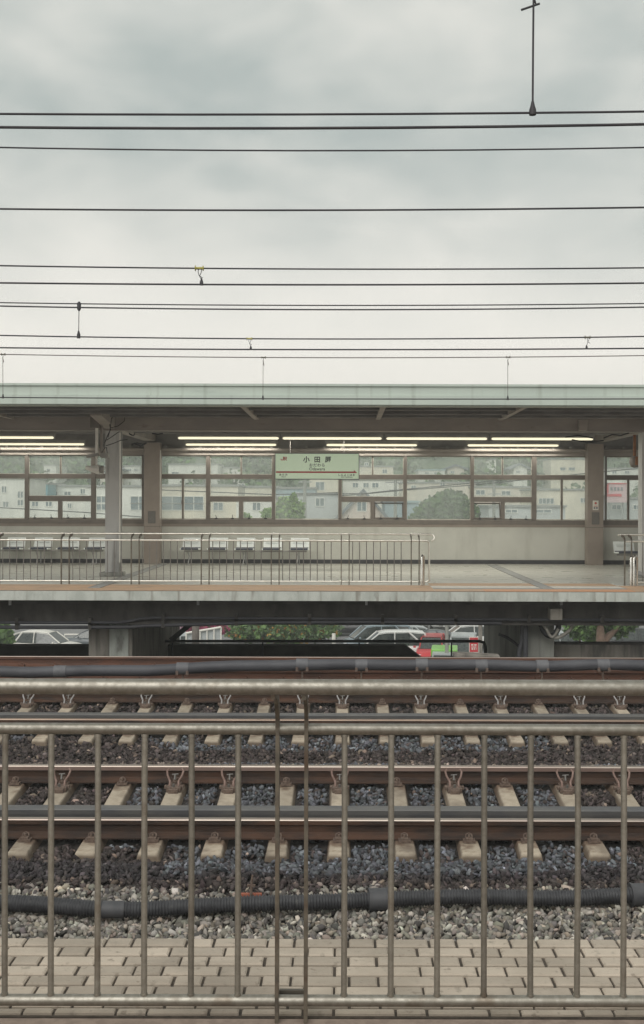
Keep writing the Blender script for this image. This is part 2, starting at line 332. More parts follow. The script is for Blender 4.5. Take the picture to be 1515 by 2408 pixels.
def leaves(C, R, n, size, flat=1.0, shell=.55):
    """n small leaf quads spread through lumps C with radii R -> verts, faces"""
    C = np.array(C, float); R = np.array(R, float); w_ = R.prod(1)**(2/3); idx = RNG.choice(len(C), n, p=w_/w_.sum())
    d = RNG.normal(size=(n, 3)); d /= np.linalg.norm(d, axis=1)[:, None]
    P = C[idx]+d*R[idx]*(shell+(1-shell)*RNG.random((n, 1))**.6)*RNG.uniform(.68, 1.28, (n, 1))
    q = np.array([(-.5, -.35, 0), (.5, -.35, 0), (.6, .3, .12), (-.45, .4, -.1)])*size
    rot = rand_rot(n); v = np.einsum('nij,kj->nki', rot, q)*RNG.uniform(.6, 1.4, (n, 1, 1))+P[:, None, :]
    return v.reshape(-1, 3), (np.arange(4)[None]+(np.arange(n)*4)[:, None])
# ------------------------------------------------------------------ setting: ground, track bed, ballast
def terrain(y):
    return float(np.interp(y, [0, 103, 150, 200, 240, 275, 320, 900], [-8.35, -8.35, -4, 3, 10, 17.5, 19, 10]))
ys = [-30, -10, 20.9, 60, 103, 125, 150, 175, 200, 220, 240, 258, 275, 300, 320, 345]
xs = np.linspace(-170, 170, 50); g = MB(); vs = []
for y in ys:
    for x in xs:
        h = terrain(y) if y > 0 else -8.35
        if y > 120: h += 1.2*math.sin(x*.05+y*.03)+.8*math.sin(x*.11+1)
        vs.append((x, y, h))
nx = len(xs)
iy = ys.index(103)
g.add(vs, [(j*nx+i, j*nx+i+1, (j+1)*nx+i+1, (j+1)*nx+i) for j in range(iy) for i in range(nx-1)], 0)
tag(g.build('ground', ASPHALT), kind='structure')
g = MB(); g.add(vs, [(j*nx+i, j*nx+i+1, (j+1)*nx+i+1, (j+1)*nx+i) for j in range(iy, len(ys)-1) for i in range(nx-1)], 0, True)
tag(g.build('hillside', HILLM), kind='structure')
CANT = .1013; TH = math.atan(CANT)
Y1, Y2 = 11.43, 16.35                    # track centres
ZT1 = -1.47+CANT*.75; ZT2 = -1.48+CANT*.75
def bed(y):
    return np.interp(y, [0, 9.3, 9.8, 10.25, 12.6, 12.95, 14.1, 15.1, 17.5, 17.9, 21.0],
      [-1.55, -1.55, -1.515, ZT1+CANT*(10.25-Y1)-.055, ZT1+CANT*(12.6-Y1)-.055, -1.335, -1.60, ZT2+CANT*(15.1-Y2)-.055, ZT2+CANT*(17.5-Y2)-.055, -1.30, -1.30])
HX = 17.0
yy = [.5, 4.2, 6, 7, 8, 9, 9.3, 9.8, 10.25, 11.4, 12.6, 12.95, 13.5, 14.1, 15.1, 16.3, 17.5, 17.9, 19.5, 21.0]
b = MB(); prof = [(y, float(bed(y))-.03) for y in yy]+[(21.0, -2.6), (19.5, -8.4), (.5, -8.4)]
b.prism(prof, -HX, HX); tag(b.build('track_bed', BED), kind='structure')
# loose stones
def zone_noise(x, y, s, ph):
    return (np.sin(x*1.7*s+ph)+np.sin(y*2.9*s+1.3*ph+x*.7*s)+np.sin((x*1.1-y*1.9)*s*1.4+2.1*ph))/3
SL1 = [(-3.45, 0), (-2.93, 1), (-2.317, 0), (-1.75, 1), (-1.18, 1), (-.594, 0), (-.033, 1), (.57, 0), (1.161, 1), (1.704, 0), (2.32, 1), (2.91, 1)]
SL2 = [(-4.63, 1), (-4.04, 1), (-3.42, 0), (-2.89, 1), (-2.31, 0), (-1.737, 1), (-1.163, 0), (-.586, 1), (-.006, 1), (.585, 0), (1.146, 1), (1.736, 0), (2.32, 1), (2.90, 0), (3.48, 1), (4.07, 1)]
EX1 = [(-4.6, 1), (-4.03, 0), (3.49, 0), (4.07, 1), (4.65, 0)]
EX2 = [(-6.36, 0), (-5.78, 1), (-5.2, 0), (4.65, 0), (5.23, 1), (5.81, 0)]
def scatter(y0, y1, dens, smin, smax, depth):
    n0 = int((y1-y0)*2*(y1*.31+1.6)*dens)
    x = RNG.uniform(-1, 1, n0)*(y1*.31+1.6); y = RNG.uniform(y0, y1, n0)
    size = RNG.uniform(smin, smax, n0)
    keep = np.ones(n0, bool)
    for lst, yc, hw in ((SL1+EX1, Y1, .125), (SL2+EX2, Y2, .125)):
        for sx, _ in lst: keep &= ~((abs(x-sx) < hw+size*.5) & (abs(y-yc) < 1.15))
    for yr in (Y1-.75, Y1+.75, Y2-.75, Y2+.75, 18.6, 20.1): keep &= ~(abs(y-yr) < .075+size*.3)
    x, y, size = x[keep], y[keep], size[keep]
    z = bed(y)+RNG.uniform(-depth, .012, len(x))+.02*zone_noise(x, y, 3, .4)
    return np.stack([x, y, z], -1), size
def tone(base, n, var=.22, hue=.025):
    k = np.exp(RNG.normal(0, var, (n, 1)))
    return np.clip(base*k*(1+RNG.normal(0, hue, (n, 3))), .01, .8)
STONE = attr_mat('stone')
P, s = scatter(7.0, 9.55, 1150, .016, .036, .03)
edge = 9.42+.06*zone_noise(P[:, 0], P[:, 1], 2, 1.0)
m_ = P[:, 1]+RNG.normal(0, .06, len(P)) < edge
pinkish = RNG.random((len(P), 1)) < .3
base = np.where(pinkish, np.array([[.26, .22, .185]]), np.array([[.265, .245, .215]]))
base = np.where(RNG.random((len(P), 1)) < .25, np.array([[.115, .107, .10]]), base)
tag(stones('gravel', P[m_], s[m_], tone(base, len(P), .36)[m_], STONE), kind='stuff')
Pa, sa = scatter(9.3, 13.7, 1050, .018, .034, .03); Pb, sb = scatter(13.7, 21.0, 600, .022, .038, .03)
P = np.concatenate([Pa, Pb]); s = np.concatenate([sa, sb]); x, y = P[:, 0], P[:, 1]
m_ = (y > 9.42+RNG.normal(0, .07, len(P))); P, s, x, y = P[m_], s[m_], x[m_], y[m_]
zn = zone_noise(x, y, .55, 2.0)
fresh = np.zeros(len(P))
fresh = np.maximum(fresh, ((y > 10.5) & (y < 12.6) & (x > -2.2) & (x < 2.4)))              # fresh blue grey stone between the near rails
fresh = np.maximum(fresh, ((y > 9.75) & (y < 10.8) & (x > -1.6+zn*.4) & (x < 2.6)) * (zn > -.35))
fresh = np.maximum(fresh, ((y > 12.6) & (y < 13.5) & (x > -1.5)) * (zn > -.5))
fresh = np.maximum(fresh, ((y > 14.9) & (y < 15.7)) * (zn > -.2))
fresh = (fresh*RNG.random(len(P)) > .25)
brown = np.array([[.055, .044, .042]]); blue = np.array([[.095, .099, .110]])
base = np.where(fresh[:, None], blue, brown)
base = np.where((RNG.random((len(P), 1)) < .07) & (~fresh[:, None]), np.array([[.15, .115, .095]]), base)
base = np.where((abs(y-9.9) < .25)[:, None] & (~fresh[:, None]), np.array([[.045, .039, .041]]), base)
base = np.where((abs(y-13.0) < .18)[:, None] & (RNG.random((len(P), 1)) < .45), np.array([[.17, .14, .12]]), base)
tag(stones('ballast', P, s, tone(base, len(P), .42), STONE), kind='stuff')
# ------------------------------------------------------------------ our platform
EDGE = 4.345
pl = thing('near_platform', None, None, (0, 0, 0), kind='structure')
b = MB(); b.box(-HX, HX, 3.697, EDGE, -1.6, -.012); b.build('platform_slab', JOINT, pl)
b = MB(); b.box(-HX, HX, -5, 3.665, -.3, -.002); b.build('brown_floor', BROWNFLOOR, pl)
b = MB(); b.box(-HX, HX, 3.665, 3.697, -.3, -.02); b.build('floor_joint', JOINT, pl)
pv = MB()
def paver(x0, x1, y0, y1):
    z = RNG.uniform(-.0012, .0012); e = .006; jx = RNG.uniform(-.0015, .0015)
    x0 += jx; x1 += jx
    lo = [(x0, y0, -.013), (x1, y0, -.013), (x1, y1, -.013), (x0, y1, -.013)]
    mid = [(x0, y0, -.005+z), (x1, y0, -.005+z), (x1, y1, -.005+z), (x0, y1, -.005+z)]
    hi = [(x0+e, y0+e, z), (x1-e, y0+e, z), (x1-e, y1-e, z), (x0+e, y1-e, z)]
    pv.add(lo+mid+hi, [(i, (i+1) % 4, 4+(i+1) % 4, 4+i) for i in range(4)]+[(4+i, 4+(i+1) % 4, 8+(i+1) % 4, 8+i) for i in range(4)]+[(8, 9, 10, 11)])
for r in range(8):
    y1 = EDGE-.0855*r; y0 = y1-.0855
    if r == 7: y0 = 3.70
    g_ = .0047
    c0 = (.0735 if r % 2 == 0 else .2245)
    for k in range(-22, 23):
        cx = c0+k*.3025
        paver(cx-.0505+g_, cx+.0505-g_, y0+g_*1.9, y1-g_*1.9)
        paver(cx+.0505+g_, cx+.252-g_, y0+g_*1.9, y1-g_*1.9)
pv.build('paving', PAVER, pl)
# ------------------------------------------------------------------ near fence
YF = 3.654
fn = thing('steel_fence', 'large brown-grey steel railing in front of the gravel, closest to the viewer', 'fence', (0, YF, 0))
def roundbar(b, x0, x1, y, z, r, n=20): return b.tube([(x0, y, z), (x1, y, z)], r, n)
YH = 3.375; zh = Z(1616, YH); zm = Z(1715, YF); zb = .062
roundbar(MB(), -9, 9, YH, zh, .0232, 28).build('handrail', STEEL, fn)
roundbar(MB(), -9, 9, YF, zm, .0180, 24).build('upper_rail', STEEL, fn)
roundbar(MB(), -9, 9, YF, zb, .0180, 24).build('bottom_rail', STEEL, fn)
def plate_post(b, x, yf, yh, ztop, zmid, zfoot, th, dp, n=9):
    """flat bar that stands on the floor and bends over to the handrail at the top"""
    pts = [(yf, zfoot), (yf, zmid+.01)]
    for i in range(1, n):
        t = i/(n-1); pts.append((yf+(yh-yf)*(1-math.cos(t*PI/2))*.92, zmid+.01+(ztop-.02-zmid-.01)*math.sin(t*PI/2)))
    for i in range(len(pts)-1):
        (ya, za), (yb, zb_) = pts[i], pts[i+1]
        d = Vector((yb-ya, zb_-za)).normalized(); nrm = Vector((-d.y, d.x))*dp/2
        p = [(ya+nrm.x, za+nrm.y), (ya-nrm.x, za-nrm.y), (yb-nrm.x, zb_-nrm.y), (yb+nrm.x, zb_+nrm.y)]
        b.prism(p, x-th/2, x+th/2)
for base_u in (688.5,):
    for k in (-2, -1, 0, 1, 2):
        for du in (-33.8, 33.8):
            x = X(base_u+du, YF)+k*1.47
            b = MB(); plate_post(b, x, YF, YH, zh, zm, 0.0, .012, .045); b.build('post', STEEL_PLATE, fn)
        xc = X(base_u, YF)+k*1.47
        b = MB(); b.box(xc-.0395, xc+.0395, YF+.021, YF+.035, .07, .085); b.build('post_tie', STEEL_PLATE, fn)
for u in [14-109.7*i for i in range(1, 8)]+[14, 122.5, 232, 342, 452, 562, 812, 922, 1031, 1141, 1250.5, 1360, 1469]+[1469+109.7*i for i in range(1, 3)]+[1469+109.7*i for i in range(4, 9)]:
    x = X(u, YF); bx_, by_ = RNG.normal(0, .0012, 2); b = MB(); b.tube([(x, YF, zb+.012), (x+bx_*.7, YF+by_, zb+.3), (x+bx_, YF+by_, zb+.55), (x, YF, zm-.01)], .0097, 14); b.tube([(x, YF, zb+.014), (x, YF, zb+.022)], .0118, 12); b.tube([(x, YF, zm-.024), (x, YF, zm-.016)], .0118, 12); b.build('bar', STEEL, fn)
# ------------------------------------------------------------------ rails, sleepers
def rail_prof(yc, zf, h=.174, tilt=0.):
    a = [(-.0725, 0), (-.0725, .012), (-.02, .030), (-.009, .05), (-.009, .115), (-.0325, .126), (-.0325, .166), (-.026, .174),
         (.026, .174), (.0325, .166), (.0325, .126), (.009, .115), (.009, .05), (.02, .030), (.0725, .012), (.0725, 0)]
    c, s_ = math.cos(tilt), math.sin(tilt); k = h/.174
    return [(yc+c*y-s_*z*k, zf+s_*y+c*z*k) for y, z in a][::-1]
def rail(name, yc, zf, label, mats, tilt, side=False):
    b = MB(); b.prism(rail_prof(yc, zf, tilt=tilt), -HX, HX, 0, top=(6, 7, 8))
    if side:
        for q in range(len(b.f)):
            if q in (5, 9): b.m[q] = 2
    o = b.build(name, list(mats)+[HEADSIDE]); tag(o, label, 'rail'); return o
def on_track(yc, zt, y): return yc+y*math.cos(TH), zt+y*math.sin(TH)
for yc, zt, tn, mt in ((Y1, ZT1, 'nearer', (RAILTOP, RAILTOP)), (Y2, ZT2, 'second', (RAILTOP_DULL, RAILTOP))):
    for s_, wd, m_ in ((-1, 'near', mt[0]), (1, 'far', mt[1])):
        y, z = on_track(yc, zt, s_*.75)
        lab = {('nearer', 'near'): 'rusty rail nearest the gravel, with thin polished top, in front of the black guard rail',
               ('nearer', 'far'): 'far rail of the nearer track with wide polished pinkish top above bracket pairs',
               ('second', 'near'): 'near rail of the second track, brown, seen just above the fence upper rail',
               ('second', 'far'): 'far rail of the second track, mostly behind the fence handrail'}[(tn, wd)]
        rail('rail', y, z, lab, [RUST, m_], TH, wd == 'far' and tn == 'nearer')
    # derailment guard running inside the near rail
    y, z = on_track(yc, zt, -.75+.36)
    b = MB(); c, s_ = math.cos(TH), math.sin(TH)
    pr = [(-.055, .095), (-.055, .135), (-.045, .142), (.06, .142), (.06, .128), (-.035, .128), (-.035, .06), (-.049, .06)]
    b.prism([(y+c*a-s_*q, z+s_*a+c*q) for a, q in pr][::-1], -HX, HX)
    o = b.build('guard_rail', GUARD); tag(o, 'dark flat-topped guard rail inside the near rail of the %s track' % tn, 'guard rail')
def make_sleeper(bracket):
    r = thing('concrete_sleeper', 'x', 'sleeper', (0, 0, 0))
    b = MB(); L = 1.13; st = [(-L, .0), (-L+.02, .0), (-.45, -.012), (.45, -.012), (L-.02, 0), (L, 0)]
    vs = []
    for i, (yy_, dz) in enumerate(st):
        tw = .088 if abs(yy_) > .5 else .08
        if i in (0, 5): vs += [(-tw+.01, yy_, dz-.02), (tw-.01, yy_, dz-.02), (.135, yy_, -.2), (-.135, yy_, -.2)]
        else: vs += [(-tw, yy_, dz), (tw, yy_, dz), (.14, yy_, -.2), (-.14, yy_, -.2)]
    n = len(st); fs = [(4*i+j, 4*i+(j+1) % 4, 4*i+4+(j+1) % 4, 4*i+4+j) for i in range(n-1) for j in range(4)]+[(0, 3, 2, 1), (4*n-4, 4*n-3, 4*n-2, 4*n-1)]
    b.add(vs, fs); b.build('concrete_body', SLEEPER, r, bevel=.012)
    for yr in (-.75, .75):
        for sd in (-1, 1):
            y = yr+sd*.105; b = MB()
            b.box(-.055, .055, y-.035, y+.035, .0, .022)
            b.box(-.034, .034, y-.03, y+.02, .022, .04)
            pts = [(-.03, y-sd*.01, .03), (-.026, y-sd*.03, .058), (0, y-sd*.036, .068), (.026, y-sd*.03, .058), (.03, y-sd*.01, .03)]
            b.tube(pts, .008, 6); b.tube([(0, y, .04), (0, y, .066)], .013, 6)
            b.build('rail_clip', CLIP, r)
    if bracket:
        y = .75-.27; b = MB()
        b.box(-.075, .075, y-.05, y+.05, -.01, .045); b.box(-.05, .05, y-.075, y-.05, -.05, .035)
        b.box(-.1, -.075, y-.02, y+.03, .015, .05); b.box(.075, .1, y-.02, y+.03, .015, .05)
        b.build('bracket_block', CLIP, r, bevel=.006)
        for sd in (-1, 1):
            b = MB(); b.tube([(sd*.045, y, .04), (sd*.045, y+.03, .085), (sd*.075, y+.075, .13), (sd*.085, y+.11, .165), (sd*.066, y+.13, .185)], [.013, .012, .011, .011, .010], 8)
            b.build('bracket_arm', PRONG, r)
        MB().tube([(0, y-.03, .04), (0, y-.03, .075)], .014, 6).build('bracket_bolt', GALVD, r)
        b = MB(); b.tube([(-.03, y+.09, .135), (.035, y+.09, .14)], .008, 6); b.tube([(0, y+.09, .137), (0, y+.06, .09)], .012, 6)
        b.build('bracket_pin', GALVD, r)
        # short foot under the guard rail
        yg = -.75+.36; b = MB(); b.box(-.05, .05, yg-.05, yg+.06, -.01, .05); b.build('guard_seat', CLIP, r)
    return r
PRONG = M('prong', (.17, .105, .085), (.24, .16, .135), rough=.7, scale=20)
PRONG2 = M('prong_grey', (.30, .29, .29), (.24, .22, .21), rough=.6, scale=20)
ORD = ['first', 'second', 'third', 'fourth', 'fifth', 'sixth', 'seventh', 'eighth', 'ninth', 'tenth', 'eleventh', 'twelfth', 'thirteenth', 'fourteenth', 'fifteenth', 'sixteenth']
protos = {0: make_sleeper(0), 1: make_sleeper(1)}
proto_used = {0: False, 1: False}
proto2 = copy_tree(protos[1])
for c in proto2.children:
    if c.name.startswith('bracket_arm'):
        c.data = c.data.copy(); c.data.materials[0] = PRONG2
PR = {('n', 0): protos[0], ('n', 1): protos[1], ('f', 1): proto2, ('f', 0): protos[0]}
first = set()
for tn, lst, ex, yc, zt, key in (('nearer', SL1, EX1, Y1, ZT1, 'n'), ('second', SL2, EX2, Y2, ZT2, 'f')):
    for i, (x, br) in enumerate(lst+ex):
        src = PR[(key, br)]
        if id(src) in first: o = copy_tree(src)
        else: o = src; first.add(id(src))
        o.location = (x, yc, zt); o.rotation_euler = (TH, 0, RNG.uniform(-.006, .006))
        if i < len(lst):
            o['label'] = 'concrete sleeper of the %s track, %s from the left, %s' % (tn, ORD[i], 'carrying a two-armed steel bracket' if br else 'with plain rail clips only')
        else:
            o['label'] = 'concrete sleeper of the %s track just beyond the picture edge' % tn
        o['group'] = 'concrete sleepers of the %s track' % tn
# far side track, pipe
YR3A, YR3B, ZF3 = 18.6, 20.1, -1.24
rail('rail', YR3A, ZF3, 'reddish rail directly behind the grey cable pipe', [RUST_RED, RUST_RED], 0)
rail('rail', YR3B, ZF3, 'reddish brown rail above the grey pipe, below the far platform', [RUST_RED, RAILTOP], 0)
sl3 = None
for i in range(-11, 11):
    x = i*.58+.2
    if sl3 is None:
        sl3 = thing('concrete_sleeper', 'concrete sleeper of the far side track behind the grey pipe', 'sleeper', (0, 0, 0), 'concrete sleepers of the far side track')
        b = MB(); b.box(-.1, .1, -1.12, 1.12, -.17, 0); b.build('concrete_body', SLEEPER, sl3)
        for yr in (-.75, .75):
            b = MB(); b.box(-.05, .05, yr-.14, yr-.07, 0, .045); b.tube([(0, yr-.1, .04), (0, yr-.1, .075)], .015, 6); b.build('rail_clip', RUST_RED, sl3)
        o = sl3
    else: o = copy_tree(sl3)
    o.location = (x, 19.35, ZF3)
YP = 18.15
COLLAR = M('collar_grey', (.13, .13, .14), (.10, .10, .11), rough=.6, scale=6)
pp = thing('cable_pipe', 'thick grey cable pipe with collars in front of the reddish rail', 'pipe', (0, YP, -1.28))
path = [(-500, 1572), (-120, 1577), (0, 1579), (60, 1580), (140, 1579), (250, 1578), (350, 1576), (430, 1572), (560, 1567), (710, 1563), (850, 1564), (990, 1563), (1130, 1565), (1275, 1566), (1420, 1564), (1520, 1565), (1900, 1566)]
uu = np.linspace(-500, 1900, 160); vv = np.interp(uu, [p[0] for p in path], [p[1] for p in path])+1.2*np.sin(uu*.021)
MB().tube([at(a, c, YP) for a, c in zip(uu, vv)], .088, 16).build('pipe_body', CABLEGREY, pp)
for u in (-140, 142, 430, 711, 850, 992, 1132, 1275, 1418, 1560):
    v = float(np.interp(u, [p[0] for p in path], [p[1] for p in path])); a = at(u-14, v, YP); c = at(u+14, v, YP)
    MB().tube([a, c], .096, 16).build('collar', COLLAR, pp)
    if u > 400:
        q = at(u, v, YP); b = MB(); b.tube([(q.x, YP, q.z-.08), (q.x, YP, -1.3)], .016, 8)
        b.box(q.x-.1, q.x-.06, YP-.1, YP-.06, q.z-.09, q.z-.03); b.box(q.x+.06, q.x+.1, YP-.1, YP-.06, q.z-.09, q.z-.03)
        b.build('support_leg', CLIP, pp)
# corrugated pipe on the near gravel
cp = thing('corrugated_pipe', 'black ribbed pipe lying along the pale gravel near the platform', 'pipe', (0, 8.8, -1.52))
ctrl = [(-400, 2118), (0, 2125), (90, 2131), (180, 2138), (240, 2141), (330, 2138), (420, 2133), (550, 2130), (700, 2124), (800, 2118), (880, 2114), (1000, 2112), (1150, 2110), (1300, 2109), (1400, 2107), (1500, 2104), (1900, 2098)]
cu_, cv_ = [p[0] for p in ctrl], [p[1] for p in ctrl]; ZC = -1.445
def cpt(u):
    v = float(np.interp(u, cu_, cv_)); y = F*(EYE-ZC)/(v-V0); return Vector((X(u, y), y, ZC+.008*math.sin(u*.013)))
us = np.arange(-300, 1850, 1.7); ker = np.ones(61)/61
raw = np.array([cpt(u) for u in us]); sm_ = np.stack([np.convolve(np.pad(raw[:, i], 30, 'edge'), ker, 'valid') for i in range(3)], -1)
dist = np.concatenate([[0], np.cumsum(np.linalg.norm(np.diff(sm_, axis=0), axis=1))])
rs = .0585+.0058*np.sign(np.sin(dist*2*PI/.0235))*np.abs(np.sin(dist*2*PI/.0235))**.5
MB().tube([Vector(p) for p in sm_], list(rs), 16).build('ribbed_pipe', CORR, cp)
COUP = M('coupler_grey', (.05, .05, .055), (.07, .07, .075), rough=.6, scale=8)
for u0, u1, r in ((244, 296, .064), (871, 916, .088), (1486, 1550, .088)):
    i0, i1 = int((u0+300)/1.7), int((u1+300)/1.7)
    seg = [Vector(sm_[i]) for i in np.linspace(i0, i1, 5).astype(int)]
    b = MB(); b.tube(seg, r, 20)
    if r > .08: b.tube([seg[0], seg[0]+(seg[1]-seg[0])*.3], r+.006, 20); b.tube([seg[-1]-(seg[1]-seg[0])*.3, seg[-1]], r+.006, 20)
    b.build('coupler', COUP, cp)
# little rusty marker stuck in the gravel
q = at(591, 2103, 9.05)
mk = thing('track_marker', 'small rusty red plate with a dark spike, in the gravel behind the ribbed pipe', 'track marker', (q.x, q.y, -1.53))
b = MB(); b.box(q.x-.085, q.x+.085, q.y-.02, q.y+.012, -1.56, -1.435); b.build('plate', REDPLATE, mk, bevel=.006)
b = MB(); b.tube([(q.x, q.y-.03, -1.47), (q.x+.004, q.y-.03, -1.36), (q.x+.012, q.y-.03, -1.285)], [.012, .011, .008], 8); b.box(q.x-.03, q.x+.035, q.y-.04, q.y-.02, -1.375, -1.36); b.tube([(q.x, q.y-.04, -1.455), (q.x+.05, q.y-.04, -1.47)], .008, 6); b.build('spike', CLIP, mk)
# ------------------------------------------------------------------ far platform
YE, YW = 21.25, 30.7                     # platform edge, window wall
fp = thing('far_platform', None, None, (0, YE, 0), kind='structure')
b = MB(); b.box(-HX, HX, YE+.02, YW+.6, -.16, -.004); b.build('deck', PLATFLOOR, fp)
b = MB(); b.box(-HX, HX, YE-.03, YE+.02, -.185, -.012); b.build('edge_beam', CONC_EDGE, fp)
b = MB(); b.box(-HX, HX, YE-.005, YE+.02, -.012, -.0035); b.build('edge_dark_joint', DARKCONC, fp)  # thin dark strip along the top of the platform edge
xA, xB, xC = X(1010, 22.8), X(1165, 21.3), X(1462, 21.6)
b = MB(); b.box(-HX, xA, YE, 22.75, -.1, 0); b.box(xC+.2, HX, YE, 22.75, -.1, 0); b.build('tan_strip', TAN, fp)
b = MB(); b.box(xA+.01, xC+.19, 22.68, 23.35, -.1, 0); b.build('tactile_strip', TAN, fp)
b = MB(); b.box(xA+.01, xC+.19, 22.1, 22.5, -.1, 0); b.build('white_stripe', WHITELINE, fp)
b = MB(); b.box(xA+.01, xC+.19, 21.8, 22.09, -.1, 0); b.build('grey_stripe', GREYLINE, fp)
b = MB(); b.box(xA+.01, X(1140, 21.3), YE, 21.79, -.1, 0); b.build('edge_stripe', TAN, fp)
b = MB(); b.box(X(1140, 21.3)+.01, xC+.19, YE, 21.79, -.1, 0); b.build('boarding_stripe', ORANGE, fp)
for x in (-4.73, 3.9):
    b = MB(); b.box(x-.1, x+.1, 21.8, YW-.5, -.05, .006); b.box(x-.115, x-.1, 21.8, YW-.5, -.05, .012); b.box(x+.1, x+.115, 21.8, YW-.5, -.05, .012); b.build('joint_cover', GREYLINE, fp)
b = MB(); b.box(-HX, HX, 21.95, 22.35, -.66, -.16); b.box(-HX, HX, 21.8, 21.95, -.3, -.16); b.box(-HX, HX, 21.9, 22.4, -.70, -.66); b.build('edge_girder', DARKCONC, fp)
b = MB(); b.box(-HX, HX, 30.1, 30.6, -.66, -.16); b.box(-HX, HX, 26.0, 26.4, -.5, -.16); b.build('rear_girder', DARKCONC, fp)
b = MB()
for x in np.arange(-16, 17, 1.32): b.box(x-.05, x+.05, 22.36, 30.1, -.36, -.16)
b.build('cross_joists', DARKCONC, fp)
for u in (24, 466, 862, 1320):
    q = at(u, 1416, 21.75); b = MB(); b.box(q.x-.022, q.x+.022, 21.72, 21.78, q.z-.055, -.17); b.build('drain_stub', GALV, fp)
# piers
def pier(u0, u1, yb, label, mat, strip=None):
    y = 22.45; x0, x1 = X(u0, y), X(u1, y)
    p = thing('platform_pier', label, 'pier', ((x0+x1)/2, y, -8.4))
    b = MB(); b.box(x0, x1, y, yb, -8.4, -.70); b.build('pier_wall', mat, p, bevel=.02)
    if strip:
        b = MB(); b.box(X(strip[0], y), X(strip[1], y), y-.025, y-.002, -8.4, -.705); b.build('pale_patch', CONC_EDGE, p)  # paler upright strip on the pier front
    return p
pier(209, 312, 29.0, 'brownish concrete pier with pale strip under the left end of the far platform', CONC_L, (259, 303))
pier(1241, 1305, 29.4, 'pale concrete pier with cables in front, under the right end of the far platform', CONC)
pier(-700, -560, 29.0, 'concrete pier beyond the left picture edge', CONC_L)
# low walls under the platform
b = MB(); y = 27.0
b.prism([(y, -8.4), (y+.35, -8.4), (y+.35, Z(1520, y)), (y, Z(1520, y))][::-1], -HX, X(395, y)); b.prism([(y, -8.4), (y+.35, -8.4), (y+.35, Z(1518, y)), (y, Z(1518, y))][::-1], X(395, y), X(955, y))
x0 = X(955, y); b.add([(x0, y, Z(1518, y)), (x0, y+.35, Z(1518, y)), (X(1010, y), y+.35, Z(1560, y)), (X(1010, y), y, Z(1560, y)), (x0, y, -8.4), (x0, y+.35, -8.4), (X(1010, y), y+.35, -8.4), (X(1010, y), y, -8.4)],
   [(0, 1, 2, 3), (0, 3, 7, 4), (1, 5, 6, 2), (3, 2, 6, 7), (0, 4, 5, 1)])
tag(b.build('retaining_wall', DARKWALL), 'low dark wall in the shade under the far platform, parked cars behind it', 'wall')
lw_ = thing('parapet_wall', 'low grey concrete wall to the right of the pale pier', 'wall', (X(1400, 22.9), 22.9, -8.4))
b = MB(); y = 22.9; b.box(X(1305.6, y), HX, y, y+.25, -8.4, Z(1514, y)); b.build('wall_body', CONC_L, lw_)
b = MB(); b.box(X(1305.6, y), HX, y-.03, y+.28, Z(1514, y), Z(1511, y)); b.build('coping', DARKCONC, lw_)
# slab of concrete on the bank
q = at(1122, 1544, 21.2); b = MB(); b.obox((q.x, 21.35, q.z), (.85, .3, .07), Matrix.Rotation(.05, 3, 'Y')); tag(b.build('concrete_slab', CONC_L, None, bevel=.01), 'flat beige concrete slab lying just behind the far rail, below the red sign', 'slab')
# black pipe rail in front of the retaining wall
y = 26.6; pts = [at(380, 1508, y), at(700, 1508, y), at(1128, 1508, y), at(1138, 1511, y), at(1142, 1520, y), at(1142, 1560, y)]
ph = thing('pipe_railing', 'long black pipe rail above the dark low wall, bent down at its right end', 'railing', pts[0])
MB().tube(pts, .035, 8).build('top_pipe', BLACKCABLE, ph)
for u in (405, 618, 845, 1062):
    b = MB(); b.tube([at(u, 1509, y), at(u, 1600, y)], .02, 6); b.build('railing_post', BLACKCABLE, ph)
b = MB(); b.tube([at(402, 1506, y), at(448, 1468, y), at(462, 1440, y)], .07, 6); b.build('diagonal_brace', BLACKCABLE, ph)
# conduits along the left part of the girder
for label, pts, r in (('upper dark conduit clipped along the girder under the far platform edge', [(-300, 1463), (0, 1464), (280, 1464), (310, 1460), (330, 1455), (360, 1453), (500, 1454), (900, 1456), (1600, 1459)], .028),
                      ('lower dark conduit under the girder, rising to the right', [(-300, 1475), (0, 1475), (300, 1475), (340, 1472), (480, 1468), (620, 1464), (900, 1463), (1180, 1466)], .034)):
    c_ = thing('conduit', label, 'conduit', at(600, pts[3][1], 21.86))
    MB().tube([at(u, v, 21.86) for u, v in pts], r, 8).build('conduit_pipe', CABLEGREY, c_)
    for u in np.arange(40, 1500, 172):
        if u < pts[-1][0]:
            q = at(u, float(np.interp(u, [p[0] for p in pts], [p[1] for p in pts])), 21.86); b = MB(); b.box(q.x-.03, q.x+.03, 21.82, 21.96, q.z-.045, q.z+.09); b.build('pipe_bracket', DARKCONC, c_)
